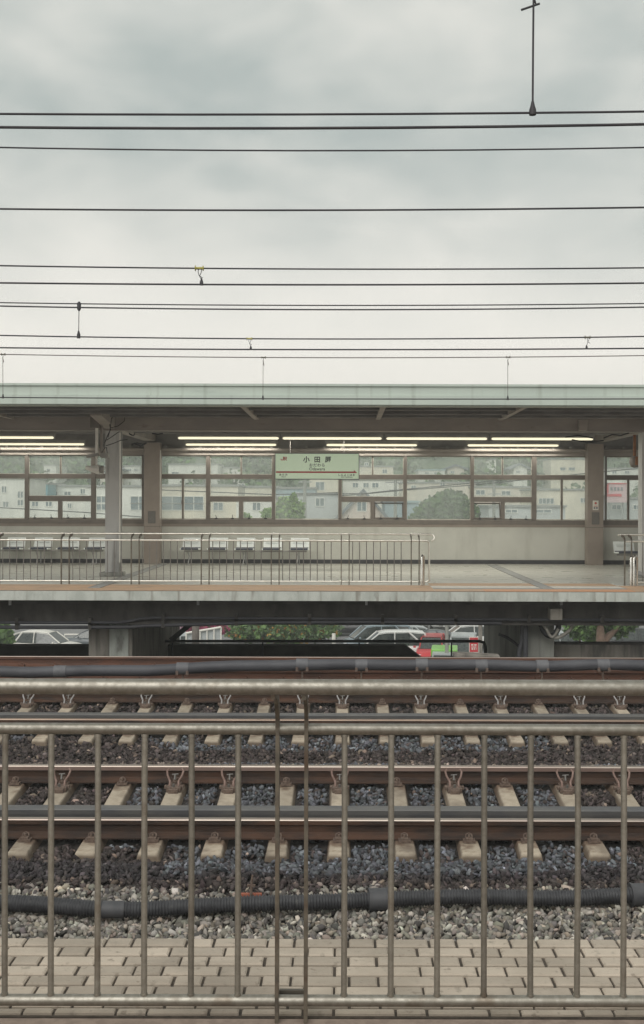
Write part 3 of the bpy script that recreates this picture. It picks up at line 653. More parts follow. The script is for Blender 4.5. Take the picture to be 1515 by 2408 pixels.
# junction box and cables by the right pier
q0, q1 = at(1293, 1430.5, 21.7), at(1321.6, 1457.8, 21.7)
jb = MB(); jb.box(q0.x, q1.x, 21.62, 21.94, q1.z, q0.z); tag(jb.build('junction_box', CONC_L, None, bevel=.015), 'grey box fixed to the dark girder above the pale pier', 'junction box')
ZU = lambda x, y_: ((1950+x/4.3286)/1.6502, (2200+y_/4.3286)/1.6502)
def cable(label, pts, r, mat, y=22.1):
    P_ = [at(*ZU(a, c), y) for a, c in pts]
    # smooth
    Q = []
    for i in range(len(P_)-1):
        p0, p1, p2, p3 = P_[max(i-1, 0)], P_[i], P_[i+1], P_[min(i+2, len(P_)-1)]
        for t in np.linspace(0, 1, 7)[:-1]:
            Q.append(.5*((2*p1)+(-p0+p2)*t+(2*p0-5*p1+4*p2-p3)*t*t+(-p0+3*p1-3*p2+p3)*t**3))
    Q.append(P_[-1])
    return tag(MB().tube(Q, r, 8).build('cable', mat), label, 'cable')
PALECABLE = M('pale_cable', (.36, .34, .30), (.28, .26, .23), rough=.6, scale=9)
cable('thick black cable loop drooping in front of the pale pier from the grey box', [(560, 830), (640, 950), (690, 1070), (770, 1150), (850, 1150), (915, 1080), (945, 1000), (915, 900), (905, 850)], .055, BLACKCABLE)
cable('pale cable hanging down to the middle of the pale pier', [(470, 885), (560, 915), (660, 950), (730, 1030), (780, 1120), (830, 1180), (890, 1140), (940, 1040)], .028, PALECABLE, 22.03)
cable('pale cable running from the pale pier toward the right tree', [(870, 1195), (960, 1180), (1030, 1140), (1100, 1090), (1150, 1030), (1180, 950), (1170, 860)], .034, PALECABLE, 22.06)
cable('grey vertical pipe close to the left side of the pale pier', [(385, 860), (385, 1000), (390, 1250), (388, 1520)], .05, CABLEGREY, 22.2)
cable('grey pipe bending down left of the pale pier', [(345, 860), (345, 1050), (330, 1250), (290, 1400), (280, 1540)], .05, CABLEGREY, 22.3)
cable('thin sloping cable in the dark beside the pale pier', [(-60, 1130), (60, 1180), (170, 1250), (270, 1330)], .03, CABLEGREY, 23.4)
# ------------------------------------------------------------------ far fences
YF2 = 22.88; YH2 = 23.16; z2m = Z(1271.5, YF2); z2h = Z(1256, YH2); z2b = .062
def arc(c, r, a0, a1, ax, n=8):
    return [(c[0]+r*math.cos(a)*ax[0], c[1], c[2]+r*math.sin(a)) for a in np.linspace(a0, a1, n)]
def far_fence(label, x0, x1, end_right, posts, bars):
    f = thing('steel_fence', label, 'fence', ((x0+x1)/2, YF2, 0))
    r = .055
    if end_right:
        # the upper rail turns down at its end into the bottom rail
        loop = [(x0, YF2, z2m), (x1-r, YF2, z2m)]+[(x1-r+r*math.sin(a), YF2, z2m-r+r*math.cos(a)) for a in np.linspace(.2, PI/2, 6)]
        loop += [(x1, YF2, z2b+r)]+[(x1-r+r*math.cos(a), YF2, z2b+r-r*math.sin(a)) for a in np.linspace(.2, PI/2, 6)]+[(x1-r-.01, YF2, z2b)]
        MB().tube(loop[:-1], .019, 12).build('upper_rail', STEEL_FAR, f)
        MB().tube([(x0, YF2, z2b), (x1-r, YF2, z2b)], .0165, 12).build('bottom_rail', STEEL_FAR, f)
        xe = X(1012, YH2); ra = .065
        hp = [(x0, YH2, z2h), (xe, YH2, z2h)]+[(xe+.085*math.sin(a), YH2-.02*(1-math.cos(a)), z2h-ra+ra*math.cos(a)) for a in np.linspace(.25, PI*.92, 11)]
        MB().tube(hp, .0205, 12).build('handrail', STEEL_FAR, f)
    else:
        MB().tube([(x0+.03, YF2, z2m), (x1, YF2, z2m)], .019, 12).build('upper_rail', STEEL_FAR, f)
        MB().tube([(x0+.25, YF2, z2b), (x1, YF2, z2b)], .0165, 12).build('bottom_rail', STEEL_FAR, f)
        MB().tube([(x0-.06, YH2, z2h), (x1, YH2, z2h)], .0205, 12).build('handrail', STEEL_FAR, f)
        lp = [(x0+.02, YF2, .09), (x0+.02, YF2, .5)]
    for x in posts:
        b = MB(); plate_post(b, x, YF2, YH2, z2h, z2m, -.01, .02, .05); b.build('post', STEEL_PLATE, f)
    for x in bars:
        MB().tube([(x, YF2, z2b), (x, YF2, z2m)], .0088, 8).build('bar', STEEL_BAR, f)
    return f
xend = X(1010, YF2)
pu = []
for k in range(9): pu += [X(977-164.6*k-9.3+(0), YF2), X(977-164.6*k+9.3-(0), YF2)]
bu = []
for k in range(9):
    base = 977-164.6*k
    bu += [X(base-33-16.3*j, YF2) for j in range(8)] if k else [X(base-33-16.3*j, YF2) for j in range(8)]
far_fence('long silver fence on the far platform in front of the two rows of white seats', -HX, xend, True, pu, bu)
f2 = far_fence('short piece of silver fence at the right edge of the far platform', X(1469, YF2), HX, False, [X(1470+d+164.6*k, YF2) for k in range(4) for d in (0, 16)], [X(1512+164.6*k+16.3*j, YF2) for k in range(4) for j in range(8)])
# small hoop bollards at the fence ends
def hoop(u, label, dx=.03):
    h = thing('hoop_post', label, 'hoop post', (X(u, 22.7), 22.72, 0))
    x = X(u, 22.7); zt = Z(1305, 22.7)
    MB().tube([(x, 22.66, 0), (x, 22.66, zt-.06), (x+dx*.3, 22.68, zt-.015), (x+dx, 22.74, zt), (x+dx*1.6, 22.80, zt-.03), (x+dx*1.8, 22.82, zt-.1), (x+dx*1.8, 22.82, 0)], .021, 10).build('hoop', HOOPM, h)
HOOPM = M('hoop_steel', (.72, .7, .66), (.6, .58, .54), rough=.2, metal=.95, scale=9)
hoop(992, 'small silver hoop post at the right end of the long far fence')
hoop(1483, 'inner small silver hoop post at the left end of the right far fence', .05)
hoop(1490, 'outer small silver hoop post at the left end of the right far fence', .06)
# wheelchair ramp plate leaning behind the right fence
b = MB(); q = at(1499, 1350, 24.2); b.obox((q.x+.25, 24.3, q.z-.05), (.75, .5, .08), Matrix.Rotation(.30, 3, 'Y')); tag(b.build('step_block', GALV, None, bevel=.02), 'grey sloping block on the floor behind the right far fence', 'step block')
# ------------------------------------------------------------------ canopy
cn = thing('station_canopy', 'long canopy roof with pale green fascia and brown girder over the far platform', 'canopy', (0, 25, 3.4))
YFA = 20.9; zf0, zf1 = Z(952, YFA), Z(904.5, YFA)
b = MB(); b.box(-HX, HX, YFA, YFA+.12, zf0+.17, zf1); b.box(-HX, HX, YFA-.05, YFA, zf0, zf0+.165); b.box(-HX, HX, YFA, YFA+.3, zf0-.02, zf0+.01)
b.box(-HX, HX, YFA-.03, YFA, zf1-.03, zf1+.012)
for x in np.arange(-15.6, 16, 3.02): b.box(x-.006, x+.006, YFA-.008, YFA, zf0+.18, zf1-.03)
b.build('fascia', FASCIA, cn)
b = MB(); n = 90
prof = []
xsr = np.linspace(-HX, HX, 340)
vs = []; 
for i, x in enumerate(xsr): 
    dz = .03*(1 if (i//2) % 2 else 0); vs += [(x, YFA+.12, 3.58+dz), (x, 31.6, 3.64+dz)]
b.add(vs, [(2*i, 2*i+1, 2*i+3, 2*i+2) for i in range(len(xsr)-1)]); b.build('roof_deck', CEIL, cn)
b = MB(); b.box(-HX, HX, YFA+.13, 31.7, 3.69, 3.74); b.build('roof_cover', FASCIA, cn)
yg = 25.3; zg0, zg1 = Z(1014, 25.2), Z(978, 25.2)
b = MB(); b.box(-HX, HX, yg-.02, yg+.02, zg0+.02, zg1); b.box(-HX, HX, yg-.14, yg+.14, zg0, zg0+.02); b.box(-HX, HX, yg-.14, yg+.14, zg1, zg1+.02)
b.box(-HX, HX, yg-.13, yg-.021, zg0+.02, zg1)
b.build('main_girder', BEAM, cn)
for x in (-5.12, 6.79, -17+.2):
    b = MB(); b.prism([(23.7, 3.42), (yg-.15, 3.24), (yg-.15, 3.56), (23.7, 3.56)], x-.12, x+.12); b.box(x-.12, x+.12, yg+.15, 30.6, 3.24, 3.6); b.build('cross_beam', BEAM, cn)
for x in (-15.3, -12.6, -9.9, -7.25, -1.91, .75, 3.43, 9.5, 12.2, 14.9):
    b = MB(); b.box(x-.05, x+.05, 21.0, 25.1, 3.44, 3.6); b.box(x-.05, x+.05, 25.5, 30.6, 3.46, 3.62); b.build('rafter', BEAM, cn)
for y in (21.5, 22.6, 23.7, 24.6, 26.4, 27.9, 29.2):
    b = MB(); b.box(-HX, HX, y-.03, y+.03, 3.45 if y < 25 else 3.40, 3.63); b.box(-HX, HX, y-.06, y-.03, 3.45 if y < 25 else 3.40, 3.475); b.build('purlin', CEIL, cn)
b = MB(); b.box(-HX, HX, 27.28, 27.42, 3.27, 3.36); b.build('lamp_channel', HOUSING, cn)
# columns
def steel_column(x, y, label):
    c_ = thing('steel_column', label, 'column', (x, y, 0))
    b = MB(); hw = .155; b.box(x-hw, x+hw, y-.165, y-.145, .03, zg0); b.box(x-hw, x+hw, y+.145, y+.165, .03, zg0); b.box(x-.012, x+.012, y-.145, y+.145, .03, zg0)
    b.box(x-hw, x-hw+.02, y-.145, y+.145, .03, zg0)
    b.build('shaft', COLSTEEL, c_)
    b = MB(); b.box(x+hw, x+hw+.012, y-.17, y-.1, .3, zg0-.03); b.build('edge_pipe', WHITEPAINT, c_)
    b = MB(); b.box(x-.27, x+.22, y-.26, y+.26, -.004, .085); b.build('base_block', CONC, c_, bevel=.015)
    return c_
steel_column(X(264, 25.3), 25.47, 'grey steel column standing behind the left part of the far fence')
steel_column(X(1527, 25.3), 25.47, 'grey steel column at the right edge of the picture, behind the short fence')
def wall_column(x, label, notice):
    c_ = thing('wall_column', label, 'column', (x, 30.3, 0))
    b = MB(); b.box(x-.207, x+.207, 30.3, 30.66, 0, 3.2); b.build('shaft', BACKCOL, c_)
    b = MB(); b.box(x-.209, x+.209, 30.295, 30.65, .985, .992); b.build('groove', DARKCONC, c_)
    b = MB(); b.box(x-.1, x+.1, 30.285, 30.3, 1.07, 1.39); b.box(x-.085, x+.085, 30.278, 30.285, 1.085, 1.375); b.build('vent_grille', VENT, c_, bevel=.004)
    b = MB(); b.box(x+.207, x+.225, 30.34, 30.37, 1.2, 3.0); b.build('corner_pipe', WHITEPAINT if not notice else BACKCOL, c_)
    if notice:
        b = MB(); b.box(x-.075, x+.075, 30.29, 30.3, 1.45, 1.7); n_ = b.build('notice', PAPER, c_)
        b = MB(); b.ball((x, 30.288, 1.63), .032, 10, 0, (1, .1, 1)); b.box(x-.05, x+.05, 30.285, 30.29, 1.545, 1.56); b.build('red_mark', INKRED, n_)
        b = MB(); b.box(x-.055, x-.01, 30.285, 30.29, 1.48, 1.53); b.box(x+.01, x+.055, 30.285, 30.29, 1.48, 1.53); b.build('grey_marks', INKGREY, n_)
wall_column(X(352.5, 30), 'left beige wall column, with a vent grille, behind the long far fence', False)
wall_column(X(1407, 30), 'right beige wall column with a white notice above its vent grille', True)
# ------------------------------------------------------------------ window wall
ww = thing('platform_wall', 'pale panelled wall with a band of brown framed windows at the back of the far platform', 'wall', (0, YW, 0))
zs = {k: Z(v, YW) for k, v in dict(top=1073, t0=1116.3, t1=1126.3, m0=1168, m1=1179.6, bot=1221, s0=1222.5, s1=1232.5, c0=1239).items()}
b = MB(); b.box(-HX, HX, YW, YW+.1, .1, zs['c0']); b.build('lower_panel', WALLPANEL, ww)
b = MB()
b.box(-HX, HX, YW-.012, YW+.1, zs['c0'], zs['s1'])
b.build('dado_rail', BACKCOL, ww)
b = MB(); b.box(-HX, HX, YW-.03, YW+.12, zs['s1'], zs['s0']); b.build('sill_recess', FRAME, ww)
b = MB(); b.box(-HX, HX, YW-.02, YW+.1, -.003, .105); b.build('skirting', SKIRT, ww)
zt_ = zs['top']; b = MB(); b.box(-HX, HX, YW-.05, YW+.12, zt_+.02, zt_+.2); b.tube([(-HX, YW-.1, zt_+.17), (HX, YW-.1, zt_+.17)], .05, 10); b.build('header_beam', BEAM, ww)
b = MB()
for x in np.arange(-16.5, 17, .47): b.box(x-.03, x+.03, YW-.12, YW-.05, zt_+.215, zt_+.27)
b.box(-HX, HX, YW-.06, YW, zt_+.235, zt_+.25); b.build('bolt_row', HOUSING, ww)
b = MB(); b.box(-HX, HX, YW, YW+.1, zt_+.2, 3.8); b.build('upper_panel', CEIL, ww)  # darker ceiling colour puts the shadow under the roof into this panel
b = MB(); b.box(-HX, HX, YW+.02, YW+.08, zs['bot']-.02, zs['bot']+.005); b.build('window_sill', WHITELINE, ww)
ks = F/YW
def window(u0, u1, kind, open_=None, thin=None):
    """kind A one tall light; B vent light + fixed + two hopper lights; C two sliding sashes"""
    x0, x1 = X(u0, YW), X(u1, YW); yf0, yf1 = YW-.01, YW+.09
    fr = MB(); e = .022
    fr.box(x0, x1, yf0, yf1, zs['t1'], zs['t0'])
    panes = []
    def pane_area(a0, a1, b0, b1): panes.append((a0, a1, b0, b1))
    zt, zb_ = zs['top'], zs['bot']
    fr.box(x0, x1, yf0, yf1, zt, zt+.03)
    if kind == 'B':
        xm = X(thin, YW) if thin else (x0+x1)/2
        fr.box(xm-.014, xm+.014, yf0+.02, yf1-.02, zs['t0'], zt); pane_area(x0, xm-.014, zs['t0'], zt); pane_area(xm+.014, x1, zs['t0'], zt)
        fr.box(x0, x1, yf0, yf1, zs['m1'], zs['m0']); pane_area(x0, x1, zs['m0'], zs['t1'])
        xm = (x0+x1)/2; fr.box(xm-.05, xm+.05, yf0, yf1, zb_, zs['m1'])
        fr.box(x0, xm-.05, yf0+.01, yf1, zb_, zb_+.016); fr.box(xm+.05, x1, yf0+.01, yf1, zb_, zb_+.016)
        low = [(x0, xm-.05), (xm+.05, x1)]
        for i, (a, c) in enumerate(low):
            if i == open_: continue
            pane_area(a, c, zb_+.016, zs['m1'])
    else:
        pane_area(x0, x1, zs['t0'], zt)
        if kind == 'C':
            xm = X(thin, YW); fr.box(xm-.02, xm+.02, yf0+.01, yf1, zb_, zs['t1']); fr.box(xm-.035, xm-.02, yf0-.02, yf0+.02, 1.58, 1.68)
            pane_area(x0, xm-.02, zb_, zs['t1']); pane_area(xm+.02, x1, zb_, zs['t1'])
        else: pane_area(x0, x1, zb_, zs['t1'])
    wdw = fr.build('window', FRAME, ww)
    for a0, a1, b0, b1 in panes:
        e = .012; ed = MB()
        for q in ((a0, a0+e, b0, b1), (a1-e, a1, b0, b1), (a0+e, a1-e, b0, b0+e), (a0+e, a1-e, b1-e, b1)): ed.box(q[0], q[1], YW+.025, YW+.055, q[2], q[3])
        ed.build('glazing_bead', WHITELINE, wdw)
        MB().box(a0+e, a1-e, YW+.036, YW+.044, b0+e, b1-e).build('pane', PANE, wdw)
    if kind == 'B' and open_ is not None:
        a, c = low[open_]; h = zs['m1']-zb_-.016; an = -.30; mt = Matrix.Rotation(an, 3, 'X'); piv = Vector(((a+c)/2, YW+.03, zb_+.02))
        sa = MB()
        for sx in (a+.014, c-.014): sa.obox(piv+mt@Vector((sx-(a+c)/2, 0, h/2)), (.028, .03, h), mt)
        for sz in (.014, h-.02): sa.obox(piv+mt@Vector((0, 0, sz)), (c-a-.06, .03, .03), mt)
        sa.build('open_sash', FRAME, wdw)
        MB().obox(piv+mt@Vector((0, 0, h/2)), (c-a-.06, .008, h-.06), mt).build('pane', PANE, wdw)
    if kind == 'B':
        hb = MB()
        for a, c in low:
            for t in (.22, .78):
                x = a+(c-a)*t; hb.box(x-.035, x+.035, YW-.04, YW-.012, zb_+.0, zb_+.03); hb.obox((x, YW-.04, zb_+.06), (.014, .014, .1), Matrix.Rotation(RNG.uniform(-.5, .5), 3, 'Y'))
        hb.build('latch', BLACKCABLE, wdw)
    return wdw
mull = MB()
def mul(u0, u1): mull.box(X(u0, YW), X(u1, YW), YW-.03, YW+.11, zs['bot']-.01, zs['top']+.02)
for u0, u1, k, op, th in ((-290, -240, 'A', None, None), (-238, -92, 'B', None, None), (-84, 58.5, 'A', None, None), (67.5, 214.5, 'B', None, 142), (224.5, 334, 'C', None, 262), (376.5, 485, 'C', None, 430), (494, 640, 'B', None, 567), (647, 796.6, 'A', None, None),
                          (803.6, 949, 'B', 1, 876.5), (956.6, 1106.8, 'A', None, None), (1114.6, 1251, 'B', 0, 1182), (1261.6, 1381, 'C', None, 1321.8), (1427, 1547, 'C', None, 1478.6), (1556, 1700, 'B', None, None), (1708, 1850, 'A', None, None)):
    window(u0, u1, k, op, th)
for a, c in ((-92, -84), (58.5, 67.5), (214.5, 224.5), (334, 338), (371, 376.5), (485, 494), (640, 647), (796.6, 803.6), (949, 956.6), (1106.8, 1114.6), (1251, 1261.6), (1381, 1388), (1424, 1427), (1547, 1556), (1700, 1708)): mul(a, c)
mull.build('mullion', FRAME, ww)
# ------------------------------------------------------------------ fluorescent lamps
LAMP_W = 34.0
def lamp(u0, u1, y, z, label, fat=.03):
    x0, x1 = X(u0, y), X(u1, y); L = thing('ceiling_lamp', label, 'lamp', ((x0+x1)/2, y, z), 'fluorescent lamps under the canopy')
    b = MB(); b.box(x0-.04, x1+.04, y-.06, y+.06, z+fat+.012, z+fat+.09); b.build('housing', HOUSING, L)
    for xa, xb in ((x0-.03, x0-.003), (x1+.003, x1+.03)): b = MB(); b.box(xa, xb, y-.03, y+.03, z-.03, z+fat+.012); b.build('socket', HOUSING, L)
    b = MB(); b.tube([(x0, y, z), (x0+.03, y, z), (x1-.03, y, z), (x1, y, z)], [fat*.6, fat, fat, fat*.6], 12); b.build('tube', TUBE, L)
    la = bpy.data.lights.new('tube_light', 'AREA'); la.shape = 'RECTANGLE'; la.size = x1-x0-.06; la.size_y = .04; la.energy = LAMP_W*(1.15 if y < 29 else .35); la.color = (1, .97, .86)
    lo = bpy.data.objects.new('tube_light', la); COL.objects.link(lo); lo.parent = L; lo.location = (0, 0, -fat-.012)
yA, yB = 27.34, 30.42; zA, zB = Z(1031, yA), Z(1046.5, yB)
for (a, c), lab in zip(((-111, 126), (419, 655), (665, 897), (909, 1145), (1156, 1394)), ('upper tube lamp at the left edge, left of the grey column', 'first upper tube lamp right of the left wall column', 'upper tube lamp directly above the station name sign', 'upper tube lamp just right of the station name sign', 'rightmost upper tube lamp, near the right wall column')):
    lamp(a, c, yA, zA, lab, .028)
for (a, c), lab in zip(((-15, 198), (437, 649), (768, 980), (1100, 1313)), ('lower tube lamp left of the grey column', 'lower tube lamp left of the station name sign', 'lower tube lamp right above the right half of the station name sign', 'rightmost lower tube lamp above the windows')):
    lamp(a, c, yB, zB, lab, .028)
# ------------------------------------------------------------------ station name sign
YS = 27.4
def text_mesh(body, size, offset=0., align='CENTER', sx=1.):
    cu = bpy.data.curves.new('lettering', 'FONT'); cu.body = body; cu.size = size; cu.align_x = align; cu.offset = offset; cu.resolution_u = 4
    o = bpy.data.objects.new('lettering', cu); COL.objects.link(o); bpy.context.view_layer.update()
    me = bpy.data.meshes.new_from_object(o); bpy.data.objects.remove(o); bpy.data.curves.remove(cu)
    V = [(v.co.x*sx, v.co.y) for v in me.vertices]; Fc = [tuple(p.vertices) for p in me.polygons]; bpy.data.meshes.remove(me); return V, Fc
def text(name, body, x, y, z, size, mat, parent, offset=0., spacing=None, sx=1., align='CENTER'):
    b = MB()
    if spacing:
        n = len(body)
        for i, ch in enumerate(body):
            V, Fc = text_mesh(ch, size, offset, 'CENTER', sx); b.add([(x+(i-(n-1)/2)*spacing+a, y, z+c) for a, c in V], Fc)
    else:
        V, Fc = text_mesh(body, size, offset, align, sx); b.add([(x+a, y, z+c) for a, c in V], Fc)
    return b.build(name, mat, parent)
x0, x1 = X(648, YS), X(843.6, YS); z0, z1 = Z(1126.4, YS), Z(1067.4, YS); xc = (x0+x1)/2; ym = YS-.061
sg = thing('station_sign', 'hanging pale green station name sign with red arrow line and black lettering', 'sign', (xc, YS, z1))
b = MB(); e = .014
for q in ((x0-e, x1+e, z1, z1+e), (x0-e, x1+e, z0-e, z0), (x0-e, x0, z0, z1), (x1, x1+e, z0, z1)): b.box(q[0], q[1], YS-.07, YS+.07, q[2], q[3])
b.build('frame', SIGNFRAME, sg)
b = MB(); b.box(x0, x1, YS-.06, YS+.06, z0, z1); b.build('face', SIGNFACE, sg)
for x in (x0+.35, x1-.35): 
    b = MB(); b.tube([(x, YS+.05, z1+e), (x, YS+.05, 3.42)], .008, 8); b.build('hanger', DARKCONC, sg)
SX = lambda px: x0+(px-115)/(1405-115)*(x1-x0)
SZ = lambda py: z1-(py-88)/(473-88)*(z1-z0)
px = (x1-x0)/(1405-115)
for i_, ch_ in enumerate('小田原'): text('name_character', ch_, SX(762)+(i_-1)*168*px, ym, SZ(212), 92*px*1.08, INKBLACK, sg, .0042)
text('kana_lettering', 'おだわら', SX(760), ym, SZ(283), 58*px, INKBLACK, sg, .0012, 63*px)
text('latin_lettering', 'Odawara', SX(760), ym, SZ(342), 66*px, INKBLACK, sg, .0009, sx=1.0)
text('kana_lettering', 'あたみ', SX(238), ym, SZ(424), 40*px, INKBLACK, sg, .0012, 46*px)
text('latin_lettering', 'Atami', SX(242), ym, SZ(450), 28*px, INKBLACK, sg, .0006)
text('kana_lettering', 'しんよこはま', SX(1216), ym, SZ(426), 40*px, INKBLACK, sg, .0012, 45*px)
text('latin_lettering', 'Shin-Yokohama', SX(1220), ym, SZ(452), 28*px, INKBLACK, sg, .0006)
b = MB(); b.add([(SX(122), ym, SZ(382)), (SX(1375), ym, SZ(382)), (SX(1375), ym, SZ(372)), (SX(1330), ym, SZ(338)), (SX(1330), ym, SZ(358)), (SX(122), ym, SZ(358))], [(0, 1, 2, 3, 4, 5)]); b.build('arrow_line', SIGNRED, sg)
def strokes(b, pts, wd, closed=False):
    for i in range(len(pts)-1):
        p, q = Vector(pts[i]), Vector(pts[i+1]); d = (q-p).normalized(); n = Vector((-d.y, d.x))*wd/2; p = p-d*wd*.42; q = q+d*wd*.42
        b.add([(SX(a.x), ym-.0004*i, SZ(a.y)) for a in (p+n, p-n, q-n, q+n)], [(0, 1, 2, 3)])
b = MB(); strokes(b, [(201, 172), (206, 184), (232, 184), (239, 178), (239, 138)], 11); b.build('logo_letter', SIGNRED, sg)
b = MB(); strokes(b, [(252, 190), (252, 142), (282, 142), (288, 150), (286, 160), (278, 165), (258, 165)], 11); strokes(b, [(266, 168), (288, 188)], 11); b.build('logo_letter', SIGNRED, sg)
# ------------------------------------------------------------------ seats
def bench(us, w_, vtop, vseat, y, label, legs):
    k = F/y; zt2, zs2 = Z(vtop, y), Z(vseat, y-.45)
    r = thing('seat_row', label, 'seats', (X(us[0]+w_/2, y), y, 0))
    xa, xb = X(us[0], y), X(us[-1]+w_, y)
    b = MB(); b.box(xa+.05, xb-.05, y-.12, y-.07, zs2-.11, zs2-.07); b.build('beam', HOUSING, r)
    for u in us:
        x_0, x_1 = X(u, y), X(u+w_, y); wd = x_1-x_0; xm = (x_0+x_1)/2
        b = MB(); prof = [(y+.12, zt2), (y+.145, zt2), (y+.05, zs2+.02), (y-.02, zs2-.05), (y-.42, zs2-.03), (y-.43, zs2-.0), (y-.03, zs2-.02), (y+.015, zs2+.04)]
        b.prism(prof[::-1], x_0, x_1); st = b.build('seat', SEATWHITE, r, bevel=.01)
        b = MB(); b.prism([(y+.095, zt2-.05), (y+.10, zt2-.045), (y+.045, zs2+.12), (y+.03, zs2+.12)], x_0+.07, x_1-.07); b.build('back_pad', SEATPAD, st)
        b = MB(); b.prism([(y-.44, zs2-.045), (y-.44, zs2-.01), (y-.40, zs2+.012), (y-.03, zs2+.01), (y-.03, zs2-.045)][::-1], x_0+.012, x_1-.012); b.build('seat_cushion', SEATDARK, st, bevel=.008)
        b = MB()
        for x in (x_0, x_1): b.tube([(x, y-.02, zs2-.04), (x, y-.44, zs2-.03), (x, y-.46, zs2-.02)], .018, 6)
        b.build('side_bar', SEATWHITE, st)
    for u in legs:
        x = X(u, y); b = MB(); b.tube([(x-.03, y-.33, zs2-.1), (x+.005, y-.3, .22), (x-.03, y-.32, .0)], .016, 6); b.tube([(x+.02, y-.05, zs2-.1), (x+.03, y-.1, 0)], .016, 6); b.build('leg', GALV, r)
bench([-48, 16, 80, 144, 208], 42, 1266, 1290, 30.1, 'row of white seats with dark cushions left of the grey column', (-20, 96, 226))
bench([430, 493, 557, 620, 684], 43, 1265.5, 1290, 30.1, 'row of five white seats with dark cushions right of the left wall column', (449, 577, 702))
bench([1445, 1512, 1578, 1644], 48, 1272, 1296, 29.6, 'white seat with dark cushion at the right edge, beside the right wall column', (1540, 1610))
# ------------------------------------------------------------------ hanging equipment
def zoomp(x, y_): return ((300+x/3.7875)/1.6502, (1550+y_/3.7875)/1.6502)
YQ = 24.7; Q = lambda x, y_, y=YQ: at(*zoomp(x, y_), y)
hc = thing('camera_mount', 'grey hanging pole mount with white camera housings beside the left steel column', 'camera mount', Q(290, 100))
MB().tube([Q(287, 330), Q(287, 850)], .033, 8).build('pole', WHITEPAINT, hc)
MB().tube([Q(287, 330), Q(245, 280)], .025, 8).build('pole_fork', GALV, hc); MB().tube([Q(287, 330), Q(340, 280)], .025, 8).build('pole_fork', GALV, hc)
MB().tube([Q(358, 380, YQ+.1), Q(358, 810, YQ+.1)], .03, 8).build('pole', BEAM, hc)
MB().tube([Q(283, 850), Q(283, 985)], .02, 8).build('drop_pipe', WHITEPAINT, hc)
b = MB(); a, c = Q(350, 790), Q(465, 860); b.box(a.x, c.x, YQ-.1, YQ+.1, c.z, a.z); b.build('equipment_box', HOUSING, hc, bevel=.012)
b = MB(); a = Q(225, 825); b.obox(a, (.25, .12, .06), Matrix.Rotation(-.2, 3, 'Y')); b.build('bracket_arm', HOUSING, hc)
b = MB(); b.tube([Q(125, 1000), Q(175, 1012), Q(300, 1030), Q(330, 1032)], [.04, .055, .10, .10], 12); cmh = b.build('camera_housing', WHITEPAINT, hc)
b = MB(); b.tube([Q(345, 1030), Q(390, 1032)], .085, 12); b.build('camera_lens_hood', HOUSING, cmh)
b = MB(); a = Q(270, 250); b.box(a.x-.1, a.x+.08, YQ-.08, YQ+.1, a.z-.25, a.z+.2); b.build('top_clamp', FRAME, hc)
b = MB()
for pts in ([(480, 420), (600, 390), (690, 320), (705, 230), (660, 180), (560, 160)], [(420, 680), (520, 650), (640, 600), (740, 590)], [(430, 600), (520, 540), (620, 470)], [(405, 640), (440, 540), (490, 440), (470, 340)], [(450, 560), (480, 460), (500, 300), (440, 250)], [(340, 300), (400, 340), (470, 330), (520, 260)], [(360, 780), (400, 720), (430, 700), (440, 790)]):
    b.tube([Q(p[0], p[1], YQ-.1+.02*i) for i, p in enumerate(pts)], .009, 6)
b.build('cable_tangle', BLACKCABLE, hc)
b = MB()
for pts in ([(760, 500), (790, 520), (830, 530), (845, 500)], [(800, 660), (880, 640), (960, 660), (1020, 640)], [(830, 640), (930, 690), (1000, 650)], [(1100, 500), (1190, 510), (1260, 500)]): b.tube([Q(p[0], p[1], 25.9) for p in pts], .017, 6)
tag(b.build('cable_bundle', BLACKCABLE), 'tangled dark cables under the canopy girder right of the left steel column', 'cables')
b = MB()
for pts in ([(1330, 1028), (1360, 1024), (1395, 1030)], [(1345, 1034), (1380, 1040), (1420, 1036)], [(1420, 1030), (1440, 1022), (1460, 1024), (1480, 1018)]): b.tube([at(p[0], p[1], 26.2) for p in pts], .017, 6)
tag(b.build('cable_bundle', BLACKCABLE), 'tangled dark cables under the canopy near the right edge', 'cables')
bl = thing('hanging_bell', 'rusty orange brown dome fixture hanging at the right edge of the windows', 'bell', at(1494, 1020, 27))
MB().tube([at(1493, 1016, 27), at(1493, 1080, 27)], .035, 8).build('stem', ORANGERUST, bl)
b = MB(); c0 = at(1494, 1078, 27); rr = [.02, .09, .125, .135, .12, .09, .03]; zz = [.06, .04, 0, -.08, -.15, -.2, -.22]
b.tube([(c0.x, 27, c0.z+q) for q in zz], rr, 14); b.build('dome', FRAME, bl)
b = MB(); b.obox((c0.x+.02, 26.855, c0.z-.06), (.1, .03, .2)); b.build('front_plate', ORANGERUST, bl, bevel=.01)
a = at(1373, 1010, 25.0); b = MB(); b.box(a.x-.09, a.x+.09, 25.0, 25.15, a.z-.02, a.z+.22); tag(b.build('cable_box', BEAM, None, bevel=.01), 'small brown box on the canopy girder near its right end', 'box')
